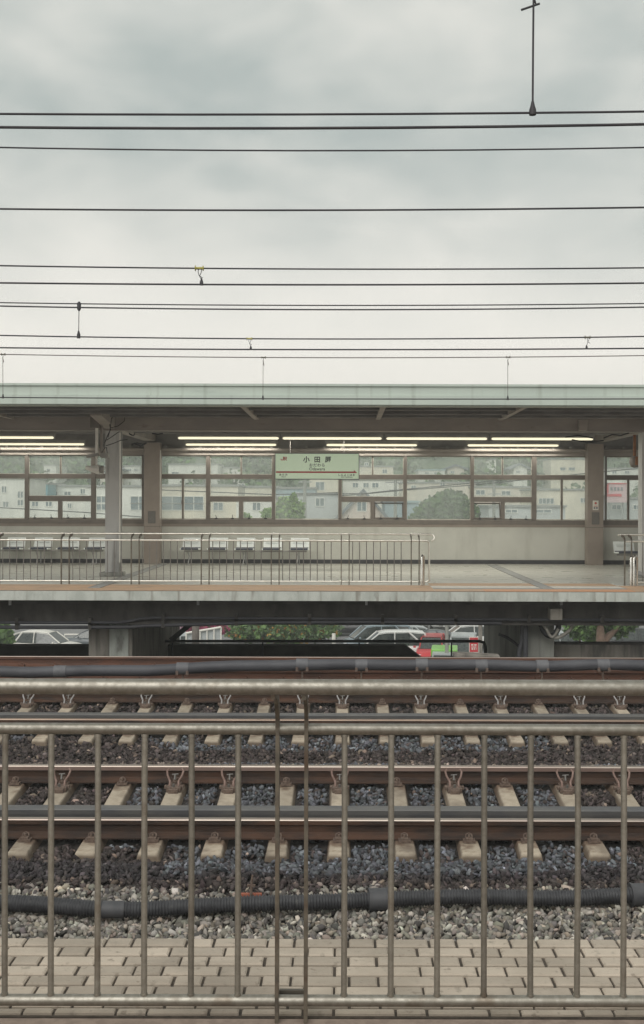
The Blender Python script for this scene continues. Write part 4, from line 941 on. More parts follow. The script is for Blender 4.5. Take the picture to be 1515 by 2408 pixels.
# ------------------------------------------------------------------ overhead wires
WD = [(267.5, 268.5, 262, 6.1, .0070, 'thick overhead wire, topmost in the picture, with the long hanger rod'),
      (299, 301, 292, 5.9, .0085, 'thickest overhead wire, second from the top'),
      (346.5, 354, 346.5, 7.2, .0058, 'thin overhead wire, third from the top'),
      (491, 494, 487.5, 11.4, .0105, 'overhead wire alone in the grey sky, fourth from the top'),
      (624.5, 632.5, 629.5, 11.4, .0085, 'overhead wire carrying the large yellow insulator'),
      (665, 669.5, 665.5, 11.4, .0098, 'overhead wire just below the large yellow insulator'),
      (711.5, 718, 713.5, 16.3, .0095, 'upper wire of the close pair of overhead wires'),
      (719.5, 728, 722, 16.25, .0115, 'lower wire of the close pair of overhead wires'),
      (788.5, 797, 791, 16.3, .0105, 'overhead wire carrying two small insulators'),
      (817.5, 822, 819, 16.3, .0115, 'overhead wire just below the two small insulators'),
      (833, 841, 836, 19.4, .0085, 'thin brownish overhead wire nearest above the canopy'),
      (934.5, 938, 938, 19.4, .0105, 'overhead wire running across the pale green canopy fascia')]
WFN = []
for i, (a, m, c, y, r, lab) in enumerate(WD):
    co = np.polyfit([0, 757.5, 1515], [a, m, c], 2)
    def fn_(u, co=co, a=a, c=c):
        return float(np.polyval(co, u))
    WFN.append(fn_)
    half = 16.0; u0, u1 = U0-half*F/y, U0+half*F/y
    o = MB().tube([at(u, fn_(u), y) for u in np.linspace(u0, u1, 60)], r*.9, 8).build('overhead_wire', WIREBROWN if i == 10 else WIRE)
    tag(o, lab, 'wire', 'overhead wires')
def wp(i, u): return at(u, WFN[i](u), WD[i][3])
# long hanger rod at the top right
a = wp(0, 1253); top = at(1255.5, -40, 6.1)
hd = thing('wire_hanger', 'long dark hanger rod with a slanted bar, standing on the topmost wire', 'wire hanger', a)
MB().tube([a, at(1254, 120, 6.1), top], .0055, 8).build('rod', WIRE, hd)
b = MB(); b.tube([at(1253, 270, 6.1), at(1253, 258, 6.1), at(1253, 250, 6.1), at(1253, 238, 6.1)], [.019, .019, .013, .007], 10); b.build('clamp', WIRE, hd)
b = MB(); b.tube([at(1226, 23, 6.1), at(1269.5, 8, 6.1)], .0062, 8); b.tube([at(1257, 0, 6.1), at(1260, 8, 6.1), at(1264, 10, 6.1)], .004, 6); b.tube([at(1255, -12, 6.1), at(1260, 6, 6.1)], .004, 6); b.build('slanted_bar', WIRE, hd)
# thin dropper between the close pair and the wire below
a, c = wp(6, 186), wp(8, 185)
hd = thing('wire_hanger', 'thin hanger on the left, from the close pair of wires to the wire below', 'wire hanger', c)
MB().tube([a, c], .0055, 6).build('rod', WIRE, hd)
b = MB(); b.tube([a+Vector((0, 0, .03)), a, wp(7, 186)-Vector((0, 0, .02)), wp(7, 186)-Vector((0, 0, .05))], [.012, .03, .028, .01], 8); b.build('clamp', WIRE, hd)
b = MB(); b.tube([c+Vector((0, 0, .09)), c+Vector((0, 0, .03)), c-Vector((0, 0, .02))], [.008, .026, .026], 8); b.build('clamp', WIRE, hd)
def spool_hanger(i, j, u, ul, size, mat, label):
    a, c = wp(i, u), wp(j, ul); y = WD[i][3]
    h = thing('insulated_hanger', label, 'wire hanger', c); k = size
    b = MB()
    b.tube([a+Vector((d*k, 0, 0)) for d in (-1.15, -1.1, -.95, -.85, -.4, .3, .75, .85, 1.05, 1.15)], [.12*k, .62*k, .78*k, .3*k, .34*k, .34*k, .3*k, .7*k, .6*k, .15*k], 12); b.build('spool', mat, h)
    b = MB(); p = [a+Vector((-.15*k, -.02, -.2*k)), a+Vector((-.25*k, -.02, -1.0*k)), a+Vector((.0*k, -.02, -1.9*k)), a+Vector((.9*k, -.02, -2.5*k))]
    b.tube(p, .10*k, 6); b.tube([a+Vector((.55*k, 0, -.2*k)), a+Vector((.45*k, 0, -1.1*k)), a+Vector((.05*k, 0, -1.9*k)), c+Vector((0, 0, 1.1*k))], .10*k, 6); b.build('hook', WIRE, h)
    b = MB(); b.tube([c+Vector((0, 0, 1.6*k)), c+Vector((0, 0, .7*k)), c-Vector((0, 0, .2*k))], [.12*k, .42*k, .5*k], 8); b.build('clamp', WIRE, h)
spool_hanger(4, 5, 469, 474, .040, YELLOWINS, 'large yellow spool insulator hooked between two wires, left of centre')
spool_hanger(8, 9, 587, 590, .036, YELLOWINS, 'small yellow spool insulator between two wires, above the left part of the canopy')
spool_hanger(8, 9, 1382.5, 1380, .036, M('insulator_dark', (.09, .08, .05), rough=.5), 'small dark spool insulator between two wires, at the right')
INSD = bpy.data.materials['insulator_dark']
for u, ul, lab in ((7.5, 7, 'thin hanger over the canopy fascia at the left edge'), (620, 618.5, 'thin hanger over the canopy fascia, left of centre'), (1195.5, 1194.5, 'thin hanger over the canopy fascia, on the right')):
    a, c = wp(10, u), wp(11, ul); k = .034
    h = thing('wire_hanger', lab, 'wire hanger', c)
    b = MB(); b.tube([a+Vector((d*k, 0, 0)) for d in (-1.1, -.95, -.8, -.3, .4, .7, .95, 1.15)], [.2*k, .75*k, .4*k, .3*k, .3*k, .5*k, .8*k, .2*k], 10); b.build('spool', INSD, h)
    b = MB(); b.tube([a, a-Vector((.2*k, 0, 2.5*k)), c], .0045, 6); b.tube([a-Vector((.3*k, 0, 1.5*k)), a-Vector((-.3*k, 0, 4*k))], .006, 6); b.build('rod', WIREBROWN, h)
    b = MB(); b.tube([c+Vector((0, 0, .06)), c-Vector((0, 0, .015))], [.008, .022], 8); b.build('clamp', WIRE, h)
# ------------------------------------------------------------------ car park below, seen under the platform
GZ = -8.35
def paint(name, c, c2=None): return M(name, c, c2 or tuple(x*.93 for x in c), rough=.28, scale=1.5, spec=.6)
CARSHAPE = {   # lower body (x, z_low, z_high, half width); cabin (x, z_base, z_top, hw_base, hw_top)
 'suv': ([(-2.3, .5, .86, .72), (-2.24, .34, .98, .86), (-1.6, .26, 1.02, .92), (0, .24, 1.0, .93), (.9, .25, 1.0, .93), (1.7, .27, .92, .9), (2.2, .33, .80, .82), (2.32, .45, .68, .66)],
         [(-2.2, .97, 1.02, .78, .72), (-1.95, .98, 1.5, .80, .62), (-1.5, .98, 1.63, .82, .64), (-.4, .97, 1.67, .83, .65), (.35, .97, 1.58, .82, .62), (1.15, .97, 1.0, .78, .70)]),
 'sedan': ([(-2.3, .5, .8, .72), (-2.22, .33, .9, .84), (-1.6, .24, .93, .88), (0, .22, .9, .89), (.9, .23, .9, .89), (1.7, .25, .82, .86), (2.2, .3, .70, .78), (2.32, .42, .6, .62)],
         [(-1.75, .9, .93, .74, .68), (-1.1, .9, 1.34, .77, .58), (-.5, .9, 1.43, .78, .58), (.1, .9, 1.41, .78, .58), (1.05, .88, .91, .74, .66)]),
 'van': ([(-2.25, .45, .95, .74), (-2.2, .3, 1.05, .84), (-1.5, .24, 1.08, .86), (0, .22, 1.06, .87), (.9, .23, 1.06, .87), (1.6, .25, 1.0, .85), (2.05, .3, .86, .8), (2.2, .42, .7, .68)],
         [(-2.19, 1.05, 1.5, .78, .7), (-2.1, 1.05, 1.8, .8, .7), (-1.2, 1.05, 1.88, .82, .72), (.3, 1.05, 1.86, .82, .72), (.75, 1.05, 1.78, .82, .7), (1.6, 1.03, 1.07, .78, .7)])}
def make_car(label, x, y, yaw, pm, shape, group='cars parked in the car park behind the platform'):
    low, cab = CARSHAPE[shape]; r = thing('parked_car', label, 'car', (0, 0, 0), group)
    b = MB(); vs = []; k = 10
    for X_, zl, zh, hw in low:
        zm_ = (zl+zh)/2
        vs += [(X_, -hw*.8, zl), (X_, -hw*.97, zl+.1), (X_, -hw, zm_), (X_, -hw*.96, zh-.1), (X_, -hw*.82, zh), (X_, hw*.82, zh), (X_, hw*.96, zh-.1), (X_, hw, zm_), (X_, hw*.97, zl+.1), (X_, hw*.8, zl)]
    n = len(low); b.add(vs, [(i*k+j, i*k+(j+1) % k, (i+1)*k+(j+1) % k, (i+1)*k+j) for i in range(n-1) for j in range(k)], 0, True)
    b.add(vs[:k], [tuple(range(k))[::-1]]); b.add(vs[-k:], [tuple(range(k))]); b.build('body', pm, r)
    # cabin glass and roof
    g = MB(); vs = []; m = len(cab)
    for X_, za, zb_, ha, hb in cab: vs += [(X_, -ha, za), (X_, -hb, zb_), (X_, hb, zb_), (X_, ha, za)]
    g.add(vs, [(i*4+j, i*4+j+1, (i+1)*4+j+1, (i+1)*4+j) for i in range(m-1) for j in (0, 1, 2)]+[(0, 1, 2, 3), (4*m-1, 4*m-2, 4*m-3, 4*m-4)], 0, False); g.build('windows', CARGLASS, r)
    rf = MB(); vs = []
    rc = cab[1:-1] if shape != 'van' else cab[1:-1]
    for X_, za, zb_, ha, hb in rc: vs += [(X_, -hb-.03, zb_-.05), (X_, -hb+.06, zb_+.035), (X_, hb-.06, zb_+.035), (X_, hb+.03, zb_-.05)]
    q = len(rc); rf.add(vs, [(i*4+j, i*4+j+1, (i+1)*4+j+1, (i+1)*4+j) for i in range(q-1) for j in range(3)]+[(0, 1, 2, 3), (4*q-1, 4*q-2, 4*q-3, 4*q-4)], 0, True); rf.build('roof', pm, r)
    for sy in (-1, 1):
        pls = [[(cab[-1][0], sy*cab[-1][4], cab[-1][2]+.01), (cab[-2][0], sy*cab[-2][4], cab[-2][2]+.01), .045], [(cab[0][0], sy*cab[0][4], cab[0][2]+.01), (cab[1][0], sy*cab[1][4], cab[1][2]+.01), .07]]
        xm = (cab[2][0]+cab[-2][0])/2; zt2 = float(np.interp(xm, [c[0] for c in cab], [c[2] for c in cab])); pls.append([(xm, sy*(cab[2][3]+.005), cab[2][1]), (xm, sy*(cab[2][4]+.01), zt2), .035])
        pls.append([(cab[1][0]+.1, sy*(cab[1][3]+.005), cab[1][1]+.02), (cab[2][0]+.1, sy*(cab[2][4]+.005), cab[2][2]), .06])
        for pa, pb, pr_ in pls: MB().tube([pa, pb], pr_, 6).build('pillar', pm, r)
        mr = MB(); mr.obox((cab[-2][0]+.5, sy*(low[3][3]+.09), low[3][2]+.06), (.1, .16, .12)); mr.build('mirror', pm, r, bevel=.02)
        for xw in (-1.42, 1.42):
            wl = MB(); wl.tube([(xw, sy*(low[3][3]-.2), .33), (xw, sy*(low[3][3]+.01), .33)], .33, 18); wo_ = wl.build('wheel', TYRE, r)
            wl = MB(); wl.tube([(xw, sy*(low[3][3]-.0), .33), (xw, sy*(low[3][3]+.02), .33)], .215, 14); wl.build('rim', RIM, wo_)
        hl = MB(); hl.obox((2.17, sy*.62, low[-2][2]-.09), (.2, .3, .14), Matrix.Rotation(-sy*.35, 3, 'Z')); hl.build('headlight', LAMPW, r, bevel=.02)
        tl = MB(); tl.obox((-2.24, sy*.66, low[1][2]-.12), (.1, .24, .2)); tl.build('tail_light', LAMPR, r, bevel=.02)
    b = MB(); b.box(2.28, 2.335, -.5, .5, .46, .58); b.build('grille', TYRE, r)
    b = MB(); b.box(2.31, 2.345, -.17, .17, .36, .44); b.box(-2.345, -2.29, -.17, .17, .6, .72); b.build('number_plate', PLATEM, r)
    r.location = (x, y, GZ); r.rotation_euler = (0, 0, math.radians(yaw)); return r
WHITEP = paint('paint_white', (.72, .72, .69)); CREAMP = paint('paint_cream', (.74, .72, .66)); SILV = paint('paint_silver', (.42, .45, .45)); DGREY = paint('paint_dark_grey', (.10, .115, .125)); BLACKP = paint('paint_black', (.02, .02, .023)); REDP = paint('paint_red', (.50, .03, .035)); BLUEG = paint('paint_blue_grey', (.24, .30, .33)); GREENP = paint('paint_green', (.19, .50, .07))
def carat(label, u, Y, yaw, pm, shape): return make_car(label, X(u, Y), Y, yaw, pm, shape)
carat('cream white hatchback seen from its side, at the far left below the far platform', 112, 73.5, -10, CREAMP, 'suv')
carat('dark grey car with a red tail light, behind the cream white hatchback', 218, 77, 172, DGREY, 'sedan')
carat('pale car with a red tail light behind the black diagonal brace', 425, 74, 115, SILV, 'suv')
carat('blue grey car with its windscreen to the left, beside the orange speckled bush', 884, 76, 192, BLUEG, 'van')
carat('pale silver car roof behind the blue grey car', 960, 79.3, 186, SILV, 'sedan')
carat('dark estate car between the pale silver roof and the white van', 1012, 76.8, 178, DGREY, 'sedan')
carat('white van with a long pale roof in front of the blue grey car', 918, 72.3, 184, WHITEP, 'van')
carat('bright red car in the middle of the car park', 1017, 71.6, 262, REDP, 'suv')
carat('white car facing the camera in the back row, left of the grey post', 1018, 91, -70, WHITEP, 'suv')
carat('white car in the back row right of the grey post', 1098, 88.5, -60, WHITEP, 'suv')
carat('silver car between the red car and the red sign', 1090, 70, 262, SILV, 'van')
carat('silver car with a pale windscreen behind the small tree on the right', 1366, 77, -40, SILV, 'sedan')
carat('black car at the right edge behind the grey parapet wall', 1470, 76, 200, BLACKP, 'suv')
carat('grey car half hidden by the pale pier', 1322, 74, 20, SILV, 'suv')
carat('white car behind the silver one, just left of the red sign', 1092, 78, 185, WHITEP, 'suv')
carat('dark car deep in the car park, above the orange speckled bush end', 835, 86, 183, BLACKP, 'sedan')
# green kei truck with a canvas box
tr = thing('small_truck', 'bright green small truck with pale cab, nearest the rail', 'truck', (0, 0, 0))
b = MB(); b.box(-1.7, .35, -.72, .72, .75, 1.95); b.build('cargo_box', GREENP, tr, bevel=.05)
b = MB(); b.prism([(-.7, .5), (.7, .5), (.7, 1.2), (.62, 1.85), (-.62, 1.85), (-.7, 1.2)], .42, 1.25); b.box(1.25, 1.6, -.7, .7, .45, 1.0); b.build('cab', SILV, tr, bevel=.06)
b = MB(); b.add([(1.26, -.6, 1.2), (1.26, .6, 1.2), (1.255, .55, 1.75), (1.255, -.55, 1.75)], [(0, 1, 2, 3)]); b.box(.6, 1.1, -.71, .71, 1.25, 1.68); b.build('windows', CARGLASS, tr)
b = MB(); b.box(-1.7, 1.5, -.6, .6, .4, .74); b.build('chassis', TYRE, tr)
for xw in (-1.1, 1.0):
    for sy in (-.62, .62): MB().tube([(xw, sy-.1, .28), (xw, sy+.1, .28)], .28, 14).build('wheel', TYRE, tr)
Yt = 63; tr.location = (X(1046, Yt), Yt, GZ); tr.rotation_euler = (0, 0, math.radians(264))
# red and white sign board, posts
def board(u0, u1, v0, v1, Y, label, name='sign_board'):
    r = thing(name, label, 'sign', (X((u0+u1)/2, Y), Y, GZ)); x0, x1, z0, z1 = X(u0, Y), X(u1, Y), Z(v1, Y), Z(v0, Y)
    b = MB(); b.box(x0, x1, Y-.05, Y+.05, GZ, z1); b.build('panel', PAPER, r)
    b = MB(); b.box(x0+.02, x1-.02, Y-.06, Y-.05, z0+(z1-z0)*.28, z1-.03); p = b.build('red_field', SIGNRED, r)
    b = MB(); hh = z1-z0; ww_ = x1-x0
    for i, (fy, fx0, fx1, t) in enumerate(((.62, .2, .45, .06), (.62, .55, .8, .06), (.52, .2, .8, .035), (.43, .25, .4, .08), (.43, .5, .62, .08), (.43, .7, .8, .05))): b.box(x0+ww_*fx0, x0+ww_*fx1, Y-.066, Y-.06, z0+hh*(fy-t/2), z0+hh*(fy+t/2))
    b.build('white_marks', PAPER, p)
    b = MB(); b.box(x0+.06, x1-.06, Y-.056, Y-.05, z0+hh*.14, z0+hh*.2); b.build('grey_mark', INKGREY, r); return r
board(1104.5, 1126, 1497, 1546, 58, 'red and white upright sign board beside the dark pier')
def post(u, v0, Y, r, mat, label): 
    p = X(u, Y); b = MB(); b.tube([(p, Y, GZ), (p, Y, Z(v0, Y))], r, 8); tag(b.build('post', mat), label, 'post')
post(1052, 1440, 62, .10, CONC, 'pale grey post standing among the parked cars')
post(1131, 1440, 57, .10, CONC_L, 'grey post right of the red and white sign board')
post(786, 1490, 60, .10, PAPER, 'short white post at the right end of the orange speckled bush')
post(461, 1450, 50, .16, FRAME, 'brown post with a white top, left of the mauve shed')
for u, v, lab in ((836, 1460, 'first'), (1012, 1462, 'second'), (1040, 1462, 'third')): post(u, v, 94, .09, M('marker_yellow', (.55, .38, .05), rough=.6) if 'marker_yellow' not in bpy.data.materials else bpy.data.materials['marker_yellow'], 'yellow marker post at the back of the car park, %s from the left' % lab)
# white rail frame near the left car and white fence by the shed
b = MB(); Yb = 84
b.tube([at(152, 1512, Yb), at(152, 1492, Yb), at(196, 1492, Yb), at(196, 1512, Yb)], .06, 8); tag(b.build('barrier', PAPER), 'white tubular barrier behind the cream white hatchback', 'barrier')
wf = thing('low_fence', 'low white fence in front of the mauve shed', 'fence', at(485, 1505, 66))
b = MB(); b.tube([at(438, 1489, 66), at(520, 1475, 66)], .07, 6); b.build('rail', PAPER, wf)
b = MB()
for t in np.linspace(0, 1, 6): u = 438+82*t; b.tube([at(u, 1489-14*t, 66), at(u, 1530, 66)], .045, 6)
b.build('slats', PAPER, wf)
wpn = MB(); wpn.add([at(440, 1490, 66.1), at(520, 1477, 66.1), at(520, 1530, 66.1), at(440, 1530, 66.1)], [(0, 3, 2, 1)]); wpn.add([at(440, 1490, 66.14), at(520, 1477, 66.14), at(520, 1530, 66.14), at(440, 1530, 66.14)], [(0, 1, 2, 3)]); wpn.build('mesh_panel', SILV, wf)
MAUVE = M('mauve_wall', (.36, .24, .29), (.30, .20, .245), rough=.8, scale=.6)
# ------------------------------------------------------------------ buildings of the hill town
def wallm(name, c): return M(name, c, tuple(x*.9 for x in c), rough=.85, scale=.35, c3=tuple(x*.72 for x in c), s3=.5, l3=.6, h3=.8, stretch=(1, 1, .4))
WM = {'white': wallm('wall_white', (.78, .76, .71)), 'cream': wallm('wall_cream', (.74, .67, .56)), 'grey': wallm('wall_grey', (.52, .53, .53)), 'beige': wallm('wall_beige', (.68, .61, .53)), 'teal': wallm('wall_teal', (.18, .36, .42)), 'pink': wallm('wall_pink', (.68, .56, .49)), 'blue': wallm('wall_blue', (.34, .42, .46))}
ROOFM = {'tile': M('roof_tile_grey', (.16, .17, .19), (.2, .21, .23), rough=.8, scale=2, stretch=(1, 4, 1)), 'blue': M('roof_pale_blue', (.36, .45, .47), (.32, .41, .43), rough=.7, scale=2), 'flat': M('roof_flat', (.3, .3, .29), rough=.9)}
BWIN = M('building_window', (.13, .17, .19), (.2, .24, .26), rough=.15, scale=.6)
def building(label, u0, u1, vt, Y, wm, wins=(), roof='flat', gable=0, depth=8, zb=None):
    x0, x1, zt = X(u0, Y), X(u1, Y), Z(vt, Y); zb = terrain(Y)-1.5 if zb is None else zb
    r = thing('building', label, 'building', ((x0+x1)/2, Y, zb))
    b = MB()
    if gable:
        zr = Z(gable[1], Y); xr = X(gable[0], Y)
        b.add([(x0, Y, zb), (x1, Y, zb), (x1, Y, zt), (xr, Y, zr), (x0, Y, zt), (x0, Y+depth, zb), (x1, Y+depth, zb), (x1, Y+depth, zt), (xr, Y+depth, zr), (x0, Y+depth, zt)],
              [(0, 1, 2, 3, 4), (9, 8, 7, 6, 5), (0, 5, 6, 1), (1, 6, 7, 2), (2, 7, 8, 3), (3, 8, 9, 4), (4, 9, 5, 0)])
        b.build('wall', WM[wm], r)
        b = MB(); e = .35
        for xa, za in ((x0, zt), (x1, zt)):
            sg_ = -1 if xa < xr else 1; dx = xa-xr; dz = za-zr; L = math.hypot(dx, dz); xe, ze = xa+dx/L*.7, za+dz/L*.7
            nx_, nz_ = -dz/L*sg_*.3, abs(dx)/L*.3
            b.add([(xr, Y-e, zr), (xe, Y-e, ze), (xe+nx_, Y-e, ze+nz_), (xr, Y-e, zr+.32), (xr, Y+depth+e, zr), (xe, Y+depth+e, ze), (xe+nx_, Y+depth+e, ze+nz_), (xr, Y+depth+e, zr+.32)],
                  [(0, 1, 2, 3), (7, 6, 5, 4), (3, 2, 6, 7), (0, 4, 5, 1), (1, 5, 6, 2)])
        b.build('roof', ROOFM[roof], r)
    else:
        b.box(x0, x1, Y, Y+depth, zb, zt); b.build('wall', WM[wm], r)
        b = MB(); b.box(x0-.15, x1+.15, Y-.15, Y+depth+.15, zt, zt+.22); b.build('roof', ROOFM[roof], r)
    for w_ in wins:
        a, c, d, e = X(w_[0], Y), X(w_[2], Y), Z(w_[3], Y), Z(w_[1], Y)
        m = MB(); t = .07
        for q in ((a-t, a, d-t, e+t), (c, c+t, d-t, e+t), (a, c, e, e+t), (a, c, d-t, d), ((a+c)/2-t/2, (a+c)/2+t/2, d, e)): m.box(q[0], q[1], Y-.07, Y+.0, q[2], q[3])
        wo_ = m.build('window', WM['white'], r); m = MB(); m.box(a, c, Y-.03, Y-.003, d, e); m.build('pane', BWIN, wo_)
    return r
building('mauve shed behind the low white fence under the far platform', 300, 533, 1385, 88, 'pink', (), 'flat', depth=6, zb=GZ)
for o in list(bpy.data.objects):
    if o.get('label', '').startswith('mauve shed'):
        for ch in o.children:
            if ch.name.startswith('wall'): ch.data.materials[0] = MAUVE
B_ = building
B_('white block with a dark window seen through the leftmost window', -160, 60, 1128, 118, 'white', [(5, 1146, 15, 1160), (42, 1158, 54, 1172), (8, 1182, 20, 1194), (42, 1178, 54, 1190), (-60, 1150, -45, 1170)])
B_('teal building in the second window from the left', 60, 112, 1141, 132, 'teal', ())
B_('white building with two small windows right of the teal building', 106, 232, 1146, 136, 'white', [(121, 1158, 135, 1166), (152, 1158, 166, 1166), (190, 1152, 200, 1162)])
B_('low pale building with small windows behind the lower left panes', 66, 205, 1174, 114, 'white', [(76, 1182, 90, 1192), (108, 1182, 122, 1192), (160, 1186, 168, 1196)])
B_('white building with dark window bands behind the grey steel column', 200, 338, 1147, 112, 'white', [(228, 1169, 249, 1183), (228, 1187, 249, 1200), (308, 1169, 345, 1184), (308, 1186, 345, 1200)])
B_('small white house among the trees in the upper left window', 103, 132, 1097, 206, 'white', [(110, 1104, 118, 1110)])
B_('long white building with a wide dark window band right of the left wall column', 340, 560, 1145, 116, 'cream', [(381, 1169, 430, 1184), (381, 1186, 430, 1200), (434, 1169, 478, 1184), (434, 1186, 478, 1200), (503, 1183, 524, 1200)])
B_('white hilltop block in the upper windows right of the left wall column', 396, 512, 1094, 190, 'white', [(404, 1111, 420, 1116)])
B_('small white block with an arched roof right of the hilltop block', 523, 566, 1102, 196, 'white', [(540, 1110, 546, 1114)])
B_('cream terrace across the middle panes left of the name sign', 490, 652, 1147, 138, 'cream', [(560, 1139, 575, 1144)])
B_('pale house with a single dark window left of the bright tree', 556, 650, 1173, 110, 'white', [(595, 1183, 612, 1200)])
B_('grey house below the name sign', 640, 742, 1150, 128, 'blue', [(652, 1168, 676, 1182), (690, 1160, 704, 1172)])
B_('cream house with a dark window below the right half of the name sign', 728, 800, 1118, 150, 'cream', [(743, 1134, 762, 1152)])
B_('pale building behind the bright tree and pole', 700, 806, 1164, 116, 'grey', [(743, 1172, 762, 1190)])
B_('cream building right of the name sign in the upper panes', 846, 925, 1098, 182, 'cream', [(858, 1088, 866, 1094), (900, 1104, 910, 1112)])
B_('pale building with three windows in the middle pane right of the name sign', 806, 960, 1129, 160, 'white', [(830, 1136, 842, 1146), (855, 1136, 867, 1146), (876, 1136, 890, 1146)])
B_('pink gabled house with a grey roof and one dark window', 792, 914, 1226, 106, 'pink', [(841, 1178, 861, 1201)], 'tile', gable=(855, 1157), depth=9)
B_('pale blue roofed shed right of the pink gabled house', 905, 985, 1182, 112, 'blue', (), 'blue')
B_('beige apartment building with tall windows left of the dark round tree', 945, 1120, 1136, 150, 'beige', [(968, 1142, 978, 1150), (1036, 1134, 1046, 1142), (1000, 1172, 1012, 1186), (1028, 1168, 1036, 1186)])
B_('beige low building with dark openings behind the right panes', 1108, 1265, 1146, 148, 'beige', [(1120, 1152, 1140, 1162), (1180, 1154, 1200, 1163)])
B_('white tower like house on the green hill', 1155, 1166, 1080, 215, 'white', ())
B_('white hillside house in the upper right window', 1296, 1382, 1079, 198, 'cream', [(1318, 1098, 1330, 1104), (1338, 1098, 1352, 1104)])
B_('long beige building with a row of windows in the right sliding window', 1250, 1400, 1152, 130, 'cream', [(1268, 1171, 1284, 1183), (1286, 1171, 1302, 1183), (1366, 1170, 1378, 1180)])
B_('grey shed with a dark roof behind the lower right panes', 1150, 1330, 1192, 112, 'grey', [(1190, 1198, 1216, 1204), (1262, 1198, 1296, 1204)])
B_('pale hill house right of the right wall column', 1425, 1545, 1101, 190, 'white', [(1440, 1106, 1450, 1112), (1470, 1106, 1480, 1112)])
B_('grey building below the red billboard', 1410, 1560, 1172, 128, 'grey', [(1440, 1186, 1460, 1196), (1490, 1186, 1506, 1196)])
B_('pale row of roofs on the hill above the dark round tree', 984, 1046, 1106, 188, 'white', [(1000, 1110, 1008, 1114), (1022, 1110, 1030, 1114)], 'blue')
B_('small beige hill house right of the pale row of roofs', 1052, 1092, 1102, 196, 'beige', [(1060, 1107, 1068, 1112)], 'tile', gable=(1072, 1095))
B_('small white hill house left of the right mullioned window', 1208, 1240, 1100, 194, 'white', [(1214, 1106, 1222, 1111)], 'tile', gable=(1224, 1092))
B_('grey roofed house on the hill behind the left column', 236, 275, 1104, 194, 'beige', [(244, 1108, 252, 1113)], 'tile', gable=(256, 1096))
B_('white hill house behind the grey steel column', 292, 330, 1098, 200, 'white', [(300, 1104, 308, 1109), (316, 1104, 324, 1109)])
b_ = thing('billboard', 'red and white billboard seen through the rightmost window', 'billboard', (X(1450, 126), 126, terrain(126)))
x0, x1 = X(1424, 126), X(1478, 126)
b = MB(); b.box(x0, x1, 126, 126.3, Z(1180, 126), Z(1134, 126)); b.build('panel', M('pale_pink', (.60, .42, .44), rough=.7), b_)
b = MB(); b.box(x0, X(1462, 126), 125.94, 126, Z(1166, 126), Z(1160, 126)); b.box(x0, x0+.35, 125.94, 126, Z(1158, 126), Z(1134, 126)); b.box(x0, x1, 125.94, 126, Z(1137, 126), Z(1134, 126)); b.build('red_band', SIGNRED, b_)
b = MB()
for u in (1436, 1444, 1452, 1460): b.box(X(u, 126), X(u+5, 126), 125.94, 126, Z(1152, 126), Z(1144, 126))
b.build('dark_marks', INKGREY, b_)
for x in (x0+.5, x1-.5):
    b = MB(); b.tube([(x, 126.4, terrain(126)-1), (x, 126.4, Z(1170, 126))], .12, 6); b.build('post', GALV, b_)
# utility poles and street wires behind the windows
def upole(u, vt, Y, label):
    r = thing('utility_pole', label, 'utility pole', (X(u, Y), Y, terrain(Y))); x = X(u, Y)
    b = MB(); b.tube([(x, Y, terrain(Y)-.5), (x, Y, Z(vt, Y))], [.2, .14], 10); b.build('shaft', CONC, r)
    b = MB(); b.box(x-.9, x+.9, Y-.06, Y+.06, Z(vt, Y)-.6, Z(vt, Y)-.5); b.box(x-.6, x+.6, Y-.06, Y+.06, Z(vt, Y)-1.3, Z(vt, Y)-1.2); b.build('crossarm', GALV, r)
upole(717, 1100, 100, 'grey utility pole behind the name sign and bright tree'); upole(1162, 1128, 103, 'grey utility pole in the right middle panes'); upole(930, 1120, 104, 'pale utility pole right of the pink gabled house')
for pts, Y, lab in (([(-100, 1188), (200, 1205), (336, 1216)], 98, 'street cable sloping down behind the left windows'), ([(376, 1152), (640, 1163), (717, 1161), (800, 1158)], 100, 'street cable crossing behind the windows left of the name sign'),
                    ([(717, 1164), (860, 1160), (960, 1150), (1110, 1136), (1260, 1120)], 100, 'street cable rising to the right behind the dark round tree'), ([(803, 1166), (960, 1152), (1110, 1141), (1390, 1112), (1520, 1100)], 101.5, 'second street cable rising to the right, just below the other')):
    tag(MB().tube([at(u, v, Y) for u, v in pts], .05, 6).build('street_cable', WIRE), lab, 'cable')
# ------------------------------------------------------------------ trees
def tree(name, label, lumps, n, size, mats, trunk=None, cat='tree', share=(1,)):
    """lumps: (u, v, Y, radius u px, radius v px)"""
    C = [tuple(at(u, v, Y)) for u, v, Y, *_ in lumps]; Rr = [(ru*Y/F, ru*Y/F*.8, rv*Y/F) for u, v, Y, ru, rv in lumps]
    base = (C[0][0], C[0][1], terrain(C[0][1]) if C[0][1] > 95 else GZ)
    r = thing(name, label, cat, base)
    b = MB(); zt = max(c[2] for c in C)
    tr_ = trunk or .22
    b.tube([(base[0], base[1], base[2]-.3), (base[0]+.1, base[1], (base[2]+C[0][2])/2), (C[0][0], C[0][1], C[0][2]+Rr[0][2]*.3)], [tr_, tr_*.75, tr_*.3], 9)
    for c, R_ in list(zip(C, Rr))[1:]:
        z0 = base[2]+(C[0][2]-base[2])*.7; b.tube([(base[0], base[1], z0), ((base[0]+c[0])/2, (base[1]+c[1])/2, (z0+c[2])/2+.1), c], [tr_*.5, tr_*.3, tr_*.1], 6)
    b.build('trunk', BARK, r)
    for m_, sh in zip(mats, share):
        V, Fc = leaves(C, Rr, int(n*sh), size); V -= np.array(base)
        o = np_mesh('crown', V, Fc, m_); o.parent = r
    return r
